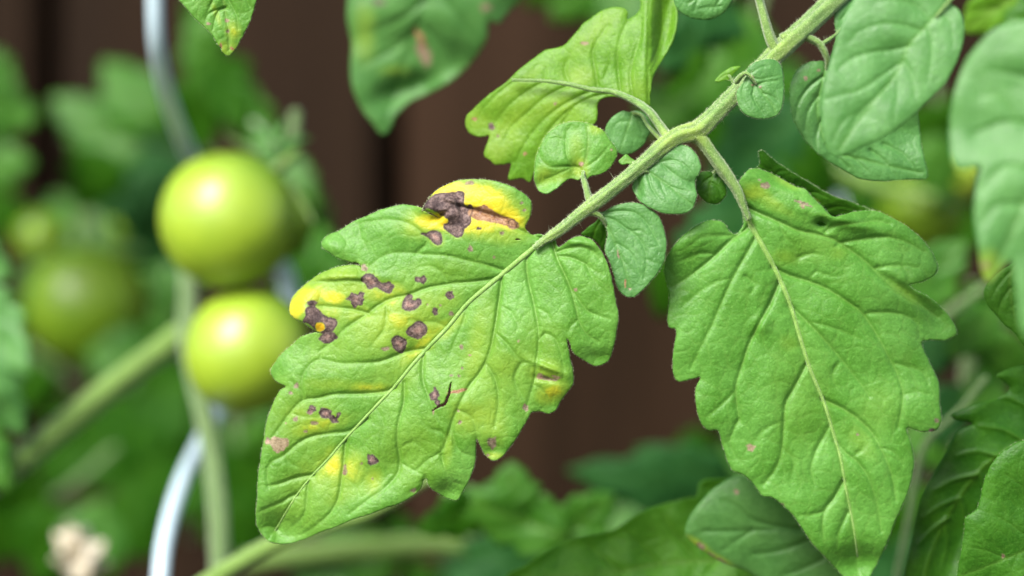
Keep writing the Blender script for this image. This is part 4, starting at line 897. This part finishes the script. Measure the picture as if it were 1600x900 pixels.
Qo = [(1640,670),(1600,688),(1586,693),(1561,710),(1544,735),(1535,761),(1527,794),(1508,810),(1507,828),(1501,866),(1495,900),(1500,950),(1600,980),(1700,950),(1720,800),(1700,690)]
oneleaf('dark green leaf with fine pale veins in the bottom right corner', Qo, [(1720,800),(1650,840),(1590,865),(1530,890),(1500,900)],
    [(.8,[(1620,852),(1580,820),(1545,800)]),(.8,[(1660,835),(1620,780),(1570,740)]),(.6,[(1600,775),(1590,740),(1600,700)]),(.7,[(1570,872),(1540,860),(1515,855)]),(.6,[(1590,865),(1580,890)])], M_mid, 0.452, sp=2.2,
    lesions=[('p',1567,869,3.5,3.5,0)], tilt=(0,1.6), relief=.5, vw=9, wav=1.0, wl=90, seed=26, net=.15, netsize=22, fuzz=300)
Po = [(1680,590),(1640,575),(1600,571),(1578,576),(1558,588),(1578,606),(1564,620),(1535,627),(1510,636),(1487,648),(1492,656),(1519,662),(1502,670),(1493,677),(1481,701),(1459,739),(1438,782),(1426,837),(1413,898),(1410,960),(1500,990),(1620,960),(1720,860),(1740,700)]
oneleaf('dark serrated leaf with raised ribs at the right edge, behind the bottom corner leaf', Po, [(1700,640),(1640,668),(1600,689),(1544,723),(1514,756),(1476,815),(1450,880),(1440,930)],
    [(.9,[(1600,689),(1570,672),(1530,665)]),(.9,[(1640,668),(1610,640),(1580,622),(1550,618)]),(.9,[(1560,712),(1525,705),(1495,712)]),(.9,[(1525,742),(1490,750),(1462,765)]),(.8,[(1500,778),(1470,790),(1442,810)]),(.8,[(1480,810),(1455,830),(1435,850)]),(.8,[(1500,780),(1510,830),(1500,880)]),(.8,[(1530,738),(1545,790),(1540,850)]),(.7,[(1476,815),(1480,850),(1470,890)])], M_deep, 0.474, sp=2.8,
    tilt=(0.5,0.6), arch=-1.0, relief=-1.1, vw=14, wav=1.2, wl=80, seed=27, net=-.2, netsize=24, bumps=[(1500,850,50,80,20,3)])
Xo = [(1600,392),(1582,410),(1560,425),(1545,440),(1537,455),(1542,475),(1556,492),(1570,508),(1585,520),(1605,545),(1650,560),(1680,480),(1650,400)]
oneleaf('small dark leaf under the pale blurred leaf at the right edge', Xo, [(1600,400),(1578,430),(1580,470),(1590,510),(1610,535)],
    [(.8,[(1578,425),(1560,445),(1550,465)]),(.8,[(1579,450),(1565,470),(1560,490)]),(.6,[(1580,480),(1600,470),(1620,475)])], M_mid, 0.46, sp=2.6, tilt=(1.0,1.5), relief=.8, vw=9, wav=.6, wl=60, seed=28, net=.2, netsize=18)

# ================================================================ BLURRED BACKGROUND PLANTS
def auto_shape(bx, by, tx, ty, wd, bend=0.0, seed=0, teeth=3):
    """outline, midrib and veins of a lobed tomato leaflet from base to tip"""
    rs = np.random.RandomState(seed)
    b = np.array([bx, by], float); t = np.array([tx, ty], float); L = np.linalg.norm(t-b); u = (t-b)/L; n = np.array([-u[1], u[0]])
    def c(q): return b + u*L*q + n*bend*L*4*q*(1-q)*0.25
    mid = [tuple(c(q)) for q in np.linspace(0, 1, 7)]
    def prof(q): return (math.sin(math.pi*min(1, q)**0.72)**0.75)*(1-0.25*q)
    left, right, veins = [], [], []
    for sgn, store in ((1, left), (-1, right)):
        ph = rs.rand()*0.3
        nq = teeth
        for k in range(nq):
            q0 = 0.04 + 0.86*k/nq + ph*0.08; q1 = 0.04 + 0.86*(k+1)/nq + ph*0.08
            for f, m in ((0.08, .80), (0.35, .98), (0.7, 1.08), (0.93, .98)):
                q = q0+(q1-q0)*f
                if q >= 0.97: continue
                store.append(tuple(c(q) + n*sgn*wd*0.5*prof(q)*m*(0.92+0.16*rs.rand())))
            q = q0+(q1-q0)*0.75
            if q < 0.95:
                e = c(min(q+.03, .97)) + n*sgn*wd*0.5*prof(q)*0.85
                st = c(max(0.02, q-0.26)); mdl = (st+e)/2 + u*L*-0.02
                veins.append((.8, [tuple(st), tuple(mdl), tuple(e)]))
    out = [tuple(b)] + left + [tuple(t)] + right[::-1]
    return out, mid, veins
_seed = [100]
def auto_leaflet(parent, bx, by, tx, ty, wd, d, mat, sp=None, tilt=None, bend=0.0, **kw):
    _seed[0] += 1; sd = _seed[0]
    rs = np.random.RandomState(sd)
    o, m, v = auto_shape(bx, by, tx, ty, wd, bend, sd)
    if tilt is None: tilt = ((rs.rand()-.5)*8, (rs.rand()-.6)*9)
    args = dict(arch=1.0+rs.rand()*1.5, fold=rs.rand()*3-1.5, droop=4*rs.rand(), wav=2.5, wl=110, relief=1.6, vw=15, net=0, edge=.8, seed=sd)
    args.update(kw)
    return build_leaf('leaflet', o, m, v, mat, parent, d, sp=sp or 7.0, tilt=tilt, thick=.0003, **args)[0]
def bg(label, d, leaflets, stalk=None, mat=None, smat=None, name='compound_leaf', group='soft tomato leaves in the background'):
    x, y = (stalk[0][:2] if stalk else leaflets[0][:2])
    t = thing(name, label, 'tomato leaf', W(x, y, d), group)
    if stalk: tube('rachis', stalk, [d+0.012]*len(stalk), smat or M_dstem, t, seg=12, groove=.03, step=14)
    for k, lf in enumerate(leaflets):
        kw = lf[5] if len(lf) > 5 else {}
        kw = dict(kw); m = kw.pop('mat', mat or M_back); dd = kw.pop('dd', 0.0)
        auto_leaflet(t, *lf[:5], d+dd, m, **kw)
    return t

# ---- left side
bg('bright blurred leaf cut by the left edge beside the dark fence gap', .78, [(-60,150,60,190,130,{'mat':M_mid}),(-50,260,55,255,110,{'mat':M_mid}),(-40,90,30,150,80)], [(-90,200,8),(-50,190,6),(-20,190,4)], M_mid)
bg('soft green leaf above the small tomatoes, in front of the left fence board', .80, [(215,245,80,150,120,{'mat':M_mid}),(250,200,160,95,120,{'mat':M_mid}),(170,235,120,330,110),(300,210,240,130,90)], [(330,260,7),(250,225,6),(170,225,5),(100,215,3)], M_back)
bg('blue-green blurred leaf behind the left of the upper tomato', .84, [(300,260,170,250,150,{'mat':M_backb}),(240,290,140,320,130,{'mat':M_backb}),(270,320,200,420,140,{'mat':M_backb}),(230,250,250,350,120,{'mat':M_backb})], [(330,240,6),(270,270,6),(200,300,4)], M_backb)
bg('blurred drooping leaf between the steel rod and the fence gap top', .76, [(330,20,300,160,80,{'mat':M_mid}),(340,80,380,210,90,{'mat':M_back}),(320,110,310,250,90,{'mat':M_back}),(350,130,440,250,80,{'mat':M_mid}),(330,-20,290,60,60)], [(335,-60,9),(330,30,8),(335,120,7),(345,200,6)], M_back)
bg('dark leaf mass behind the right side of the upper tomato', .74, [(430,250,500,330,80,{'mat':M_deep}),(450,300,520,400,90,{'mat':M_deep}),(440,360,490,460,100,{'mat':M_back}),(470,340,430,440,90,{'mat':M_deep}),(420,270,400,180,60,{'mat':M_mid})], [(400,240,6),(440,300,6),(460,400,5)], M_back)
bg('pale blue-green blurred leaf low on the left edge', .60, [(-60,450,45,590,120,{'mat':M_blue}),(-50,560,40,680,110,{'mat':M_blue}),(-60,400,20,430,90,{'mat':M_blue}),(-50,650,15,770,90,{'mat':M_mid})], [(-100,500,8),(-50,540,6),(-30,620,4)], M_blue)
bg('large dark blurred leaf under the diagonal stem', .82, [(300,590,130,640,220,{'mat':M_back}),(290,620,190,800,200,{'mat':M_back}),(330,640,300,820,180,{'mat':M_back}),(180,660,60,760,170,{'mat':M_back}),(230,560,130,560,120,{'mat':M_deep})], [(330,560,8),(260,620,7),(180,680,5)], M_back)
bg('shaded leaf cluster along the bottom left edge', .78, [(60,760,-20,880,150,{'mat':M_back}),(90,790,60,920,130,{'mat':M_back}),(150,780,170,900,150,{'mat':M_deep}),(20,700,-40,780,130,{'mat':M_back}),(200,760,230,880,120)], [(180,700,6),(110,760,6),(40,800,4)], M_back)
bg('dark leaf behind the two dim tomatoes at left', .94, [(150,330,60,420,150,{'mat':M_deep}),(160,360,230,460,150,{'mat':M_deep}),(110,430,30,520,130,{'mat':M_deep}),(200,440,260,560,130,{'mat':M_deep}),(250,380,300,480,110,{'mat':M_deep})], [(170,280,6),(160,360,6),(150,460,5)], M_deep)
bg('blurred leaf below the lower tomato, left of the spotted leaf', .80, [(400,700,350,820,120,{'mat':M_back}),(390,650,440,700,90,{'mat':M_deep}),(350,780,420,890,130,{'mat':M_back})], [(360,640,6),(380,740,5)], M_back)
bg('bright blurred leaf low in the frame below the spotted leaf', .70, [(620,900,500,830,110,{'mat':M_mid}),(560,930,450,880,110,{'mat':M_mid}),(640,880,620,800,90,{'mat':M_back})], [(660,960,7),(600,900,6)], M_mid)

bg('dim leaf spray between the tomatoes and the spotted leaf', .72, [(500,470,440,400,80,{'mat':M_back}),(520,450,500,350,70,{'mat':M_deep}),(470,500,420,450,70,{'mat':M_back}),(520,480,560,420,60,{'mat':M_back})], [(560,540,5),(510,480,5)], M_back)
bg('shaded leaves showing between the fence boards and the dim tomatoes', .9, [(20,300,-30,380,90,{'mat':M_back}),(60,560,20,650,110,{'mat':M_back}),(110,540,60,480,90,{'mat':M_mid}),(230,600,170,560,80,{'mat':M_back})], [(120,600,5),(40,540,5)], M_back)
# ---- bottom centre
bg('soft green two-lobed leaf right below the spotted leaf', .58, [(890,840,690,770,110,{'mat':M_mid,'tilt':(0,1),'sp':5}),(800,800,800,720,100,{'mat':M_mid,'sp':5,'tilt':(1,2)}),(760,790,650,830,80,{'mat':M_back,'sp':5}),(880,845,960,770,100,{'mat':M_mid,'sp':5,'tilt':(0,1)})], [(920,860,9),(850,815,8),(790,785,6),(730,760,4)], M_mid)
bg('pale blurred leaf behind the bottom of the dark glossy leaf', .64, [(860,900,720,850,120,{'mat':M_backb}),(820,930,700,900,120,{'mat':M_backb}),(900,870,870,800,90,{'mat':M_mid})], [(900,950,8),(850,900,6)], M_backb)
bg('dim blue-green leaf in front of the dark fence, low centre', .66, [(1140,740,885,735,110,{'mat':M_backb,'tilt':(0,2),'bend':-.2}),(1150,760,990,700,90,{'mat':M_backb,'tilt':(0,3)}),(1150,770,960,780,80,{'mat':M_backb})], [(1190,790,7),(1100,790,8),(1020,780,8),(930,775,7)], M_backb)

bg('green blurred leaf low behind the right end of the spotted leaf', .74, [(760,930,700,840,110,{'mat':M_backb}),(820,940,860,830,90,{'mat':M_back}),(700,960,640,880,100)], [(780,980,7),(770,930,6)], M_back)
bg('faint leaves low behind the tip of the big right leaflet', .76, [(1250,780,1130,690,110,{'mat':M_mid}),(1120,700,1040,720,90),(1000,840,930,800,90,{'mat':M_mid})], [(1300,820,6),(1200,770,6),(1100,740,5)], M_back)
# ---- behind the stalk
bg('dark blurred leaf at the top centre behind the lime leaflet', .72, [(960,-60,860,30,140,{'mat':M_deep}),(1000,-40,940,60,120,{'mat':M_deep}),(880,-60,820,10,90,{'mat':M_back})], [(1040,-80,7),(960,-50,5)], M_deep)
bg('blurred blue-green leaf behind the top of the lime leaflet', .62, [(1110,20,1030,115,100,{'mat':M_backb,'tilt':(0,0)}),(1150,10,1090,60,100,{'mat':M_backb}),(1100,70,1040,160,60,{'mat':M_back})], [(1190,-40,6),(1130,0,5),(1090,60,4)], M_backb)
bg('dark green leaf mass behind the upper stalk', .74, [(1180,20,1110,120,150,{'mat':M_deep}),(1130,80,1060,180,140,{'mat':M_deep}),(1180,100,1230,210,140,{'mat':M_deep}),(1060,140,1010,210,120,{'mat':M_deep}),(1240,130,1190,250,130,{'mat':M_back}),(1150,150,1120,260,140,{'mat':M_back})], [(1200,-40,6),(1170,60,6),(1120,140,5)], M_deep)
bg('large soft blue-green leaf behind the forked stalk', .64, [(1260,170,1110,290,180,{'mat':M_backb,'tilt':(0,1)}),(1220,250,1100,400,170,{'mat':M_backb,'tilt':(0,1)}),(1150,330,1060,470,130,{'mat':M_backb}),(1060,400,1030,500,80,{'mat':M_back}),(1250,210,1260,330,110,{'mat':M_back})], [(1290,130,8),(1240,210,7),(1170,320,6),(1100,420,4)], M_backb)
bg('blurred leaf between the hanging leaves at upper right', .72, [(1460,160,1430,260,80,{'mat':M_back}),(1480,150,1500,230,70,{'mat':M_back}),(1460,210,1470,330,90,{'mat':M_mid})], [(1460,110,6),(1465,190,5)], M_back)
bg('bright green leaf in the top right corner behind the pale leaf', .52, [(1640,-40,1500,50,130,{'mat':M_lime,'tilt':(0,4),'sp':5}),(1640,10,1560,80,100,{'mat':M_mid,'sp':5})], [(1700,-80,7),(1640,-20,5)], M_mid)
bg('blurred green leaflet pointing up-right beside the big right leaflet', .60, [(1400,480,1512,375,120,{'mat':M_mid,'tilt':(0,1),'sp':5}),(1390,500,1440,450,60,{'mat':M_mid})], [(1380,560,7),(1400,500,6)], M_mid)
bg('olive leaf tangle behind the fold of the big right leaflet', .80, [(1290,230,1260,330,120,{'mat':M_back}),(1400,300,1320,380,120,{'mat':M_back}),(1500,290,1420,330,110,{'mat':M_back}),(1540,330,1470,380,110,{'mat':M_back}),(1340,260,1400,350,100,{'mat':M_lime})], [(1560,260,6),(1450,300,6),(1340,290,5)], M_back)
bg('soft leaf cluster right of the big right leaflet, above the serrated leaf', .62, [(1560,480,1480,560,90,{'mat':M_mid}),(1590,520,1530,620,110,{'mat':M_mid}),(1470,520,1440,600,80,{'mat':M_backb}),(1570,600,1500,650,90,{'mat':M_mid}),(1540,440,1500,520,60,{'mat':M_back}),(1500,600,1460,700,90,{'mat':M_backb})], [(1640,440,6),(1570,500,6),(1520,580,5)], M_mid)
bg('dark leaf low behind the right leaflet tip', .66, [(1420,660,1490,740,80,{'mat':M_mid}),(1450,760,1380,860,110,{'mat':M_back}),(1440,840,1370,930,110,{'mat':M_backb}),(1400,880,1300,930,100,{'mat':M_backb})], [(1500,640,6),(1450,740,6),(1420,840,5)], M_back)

# ================================================================ STEMS
def stem(label, pts, d, mat=M_bstem, name='plant_stem', d1=None, cat='stem'):
    n = len(pts); dd = list(np.linspace(d, d if d1 is None else d1, n))
    t = tube(name, pts, dd, mat, None, seg=18, groove=.03, step=8, rough=.05)
    tag(t, label, cat); return t
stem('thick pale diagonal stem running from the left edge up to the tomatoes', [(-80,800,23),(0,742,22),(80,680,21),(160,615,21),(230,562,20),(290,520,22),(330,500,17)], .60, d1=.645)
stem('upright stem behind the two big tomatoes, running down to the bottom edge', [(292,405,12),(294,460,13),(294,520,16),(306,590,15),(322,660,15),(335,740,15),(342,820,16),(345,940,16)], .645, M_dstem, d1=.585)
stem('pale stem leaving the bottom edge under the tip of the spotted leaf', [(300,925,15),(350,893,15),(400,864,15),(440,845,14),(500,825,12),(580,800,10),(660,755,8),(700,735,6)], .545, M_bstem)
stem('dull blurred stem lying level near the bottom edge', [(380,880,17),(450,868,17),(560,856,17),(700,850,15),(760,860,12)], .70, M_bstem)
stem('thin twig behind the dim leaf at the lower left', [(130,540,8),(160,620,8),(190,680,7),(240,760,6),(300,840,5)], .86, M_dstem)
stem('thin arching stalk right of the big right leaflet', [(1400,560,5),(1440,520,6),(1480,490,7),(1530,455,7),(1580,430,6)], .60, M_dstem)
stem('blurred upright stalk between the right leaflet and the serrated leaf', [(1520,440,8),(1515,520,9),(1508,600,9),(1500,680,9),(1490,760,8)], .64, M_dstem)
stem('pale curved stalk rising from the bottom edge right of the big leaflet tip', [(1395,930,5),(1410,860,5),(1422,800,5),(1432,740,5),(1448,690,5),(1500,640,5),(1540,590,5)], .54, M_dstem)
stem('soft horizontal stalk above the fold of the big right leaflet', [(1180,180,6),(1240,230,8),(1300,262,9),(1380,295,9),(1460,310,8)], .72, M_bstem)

# ================================================================ TOMATOES
def tomato(label, cx, cy, rpx, d, axis, mat, squash=1.0, group='unripe green tomatoes', calyx=True, sh=0.5):
    r = rpx*K*d; c = np.array(W(cx, cy, d))
    ax = np.array(axis, float); ax /= np.linalg.norm(ax)
    X = np.cross(ax, [0.0, 1.0, 0.1]); X /= np.linalg.norm(X); Y = np.cross(ax, X)
    t = thing('tomato', label, 'tomato', c, group)
    nu, nv = 64, 40; V = []; A = []
    for i in range(nv+1):
        ph = math.pi*i/nv
        for j in range(nu):
            th = 2*math.pi*j/nu
            rib = 1 + 0.012*math.cos(5*th+1)*math.sin(ph)**0.5*(1 if ph < 1.8 else 0.3)
            rr = r*math.sin(ph)*rib; h = r*squash*math.cos(ph)
            h -= r*0.20*math.exp(-(math.sin(ph)/0.22)**2)*(1 if ph < 1.5 else 0.12)
            V.append(c + ax*h + X*rr*math.cos(th) + Y*rr*math.sin(th))
            s = max(0.0, 1 - ph/1.5)*sh*2.4
            A.append((min(1, s), 0, 0, 1))
    F = [(i*nu+j, i*nu+(j+1) % nu, (i+1)*nu+(j+1) % nu, (i+1)*nu+j) for i in range(nv) for j in range(nu)]
    mesh_obj('fruit', V, np.array(F), mat, t, c, attrs={'m1': np.array(A)})
    if calyx:
        top = c + ax*r*squash*0.82
        for k in range(5):
            a = 2*math.pi*k/5 + 0.4
            dirr = X*math.cos(a)+Y*math.sin(a); side = np.cross(ax, dirr)
            SV = []; n = 9
            for q in range(n+1):
                s = q/n; L = r*0.95
                lift = r*(0.10 + 0.35*s*s) if k % 2 else r*(0.16+0.05*s - 0.25*s*s)
                wd = r*0.10*math.sin(math.pi*min(1, s*0.85+0.15))**0.7
                p = top + dirr*L*s + ax*(lift)
                for e, z in ((-1, 0.0), (0, -0.35), (1, 0.0)):
                    SV.append(p + side*wd*e + ax*wd*z)
            SF = [(q*3+e, q*3+e+1, q*3+e+4, q*3+e+3) for q in range(n) for e in range(2)]
            mesh_obj('sepal', SV, np.array(SF), M_bstem, t, top, solid=.0006)
        # pedicel
        pc = [top + ax*r*0.02, top + ax*r*0.35, top + ax*r*0.65 + np.array([0, 0, r*0.15]), top + ax*r*0.85 + np.array([-r*.1, 0, r*0.45])]
        px = [((p[0]/(K*p[1]))+800, 450-(p[2]-CAM_Z)/(K*p[1]), 0.09*rpx) for p in pc]
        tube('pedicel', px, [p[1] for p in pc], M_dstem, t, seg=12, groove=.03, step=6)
    return t
tomato('large glossy yellow-green tomato, upper of the bright pair at left', 356, 343, 107, .600, (0.62, 0.35, 0.70), M_tom, 1.0)
tomato('bright yellow-green tomato hanging below the largest one', 386, 547, 95, .602, (0.55, 0.50, 0.60), M_tom, 1.06, calyx=False)
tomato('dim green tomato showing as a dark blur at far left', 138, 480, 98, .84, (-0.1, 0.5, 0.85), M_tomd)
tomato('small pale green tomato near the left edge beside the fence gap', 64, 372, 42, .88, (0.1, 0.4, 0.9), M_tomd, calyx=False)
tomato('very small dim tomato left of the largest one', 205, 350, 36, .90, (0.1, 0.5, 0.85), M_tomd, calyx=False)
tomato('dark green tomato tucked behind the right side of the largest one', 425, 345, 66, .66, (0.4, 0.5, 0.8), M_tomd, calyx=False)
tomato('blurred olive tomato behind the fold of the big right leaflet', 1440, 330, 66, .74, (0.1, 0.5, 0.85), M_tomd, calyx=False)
tomato('small light green tomato peeping behind the forked stalk of the right leaflet', 1152, 335, 24, .70, (0.0, 0.5, 0.85), M_tom, calyx=False)
tomato('blurred yellowish tomato between the leaves at right', 1495, 270, 40, .80, (0.0, 0.5, 0.85), M_tom, calyx=False)
# open calyx above the tomatoes
cal = thing('flower_truss', 'blurred star of pale sepals above the right shoulder of the largest tomato', 'truss', W(430, 235, .60))
for k, (ex, ey, wd) in enumerate([(385,255,11),(400,195,10),(445,185,10),(488,215,10),(480,245,9),(425,268,12)]):
    auto_leaflet(cal, 430, 228, ex, ey, wd*1.6, .60, M_blue, sp=4, tilt=(2*(k % 2), 1), arch=0, fold=2, wav=.5, relief=.4).name = 'sepal'
tube('pedicel', [(430,228,5),(422,215,4),(408,200,4),(395,190,4)], [.60,.605,.63,.66], M_dstem, cal, seg=10, step=8)

# ================================================================ SPIRAL STEEL PLANT STAKE
sp_pts = [(252,-160),(243,-60),(242,0),(246,75),(262,150),(298,243),(350,320),(412,390),(447,432),(446,500),(405,560),(345,630),(316,690),(288,745),(266,810),(254,870),(250,960),(262,1060)]
sp_dep = [.58,.57,.57,.575,.59,.62,.65,.665,.672,.672,.665,.655,.635,.605,.585,.575,.57,.57]
stake = tube('spiral_stake', [(a, b, 13.5) for a, b in sp_pts], sp_dep, M_metal, None, seg=24, groove=0.0, step=8)
tag(stake, 'silvery spiral steel plant stake winding behind the two bright tomatoes', 'plant stake')
sp2 = [(1290,150),(1318,220),(1332,270),(1330,300),(1312,330),(1290,380),(1275,450),(1280,540)]
st2 = tube('spiral_stake', [(a, b, 14) for a, b in sp2], [.80,.81,.82,.82,.82,.82,.83,.84], M_metal, None, seg=20, groove=0.0, step=8)
tag(st2, 'silvery spiral steel stake glinting behind the fold of the big right leaflet', 'plant stake')

# ================================================================ WITHERED FLOWER AT BOTTOM LEFT
dry = thing('withered_flower', 'crumpled beige withered flower near the bottom left corner', 'dead flower', W(120, 880, .66))
for k, (ex, ey, wd) in enumerate([(85,830,34),(105,815,40),(135,822,36),(165,845,34),(172,880,36),(80,875,34),(120,915,44),(150,910,36)]):
    auto_leaflet(dry, 122, 875, ex, ey, wd, .66, M_dry, sp=4, tilt=((k % 3-1)*18, (k % 2)*14-7), arch=10, wav=2.5, wl=22, relief=1.5).name = 'petal'
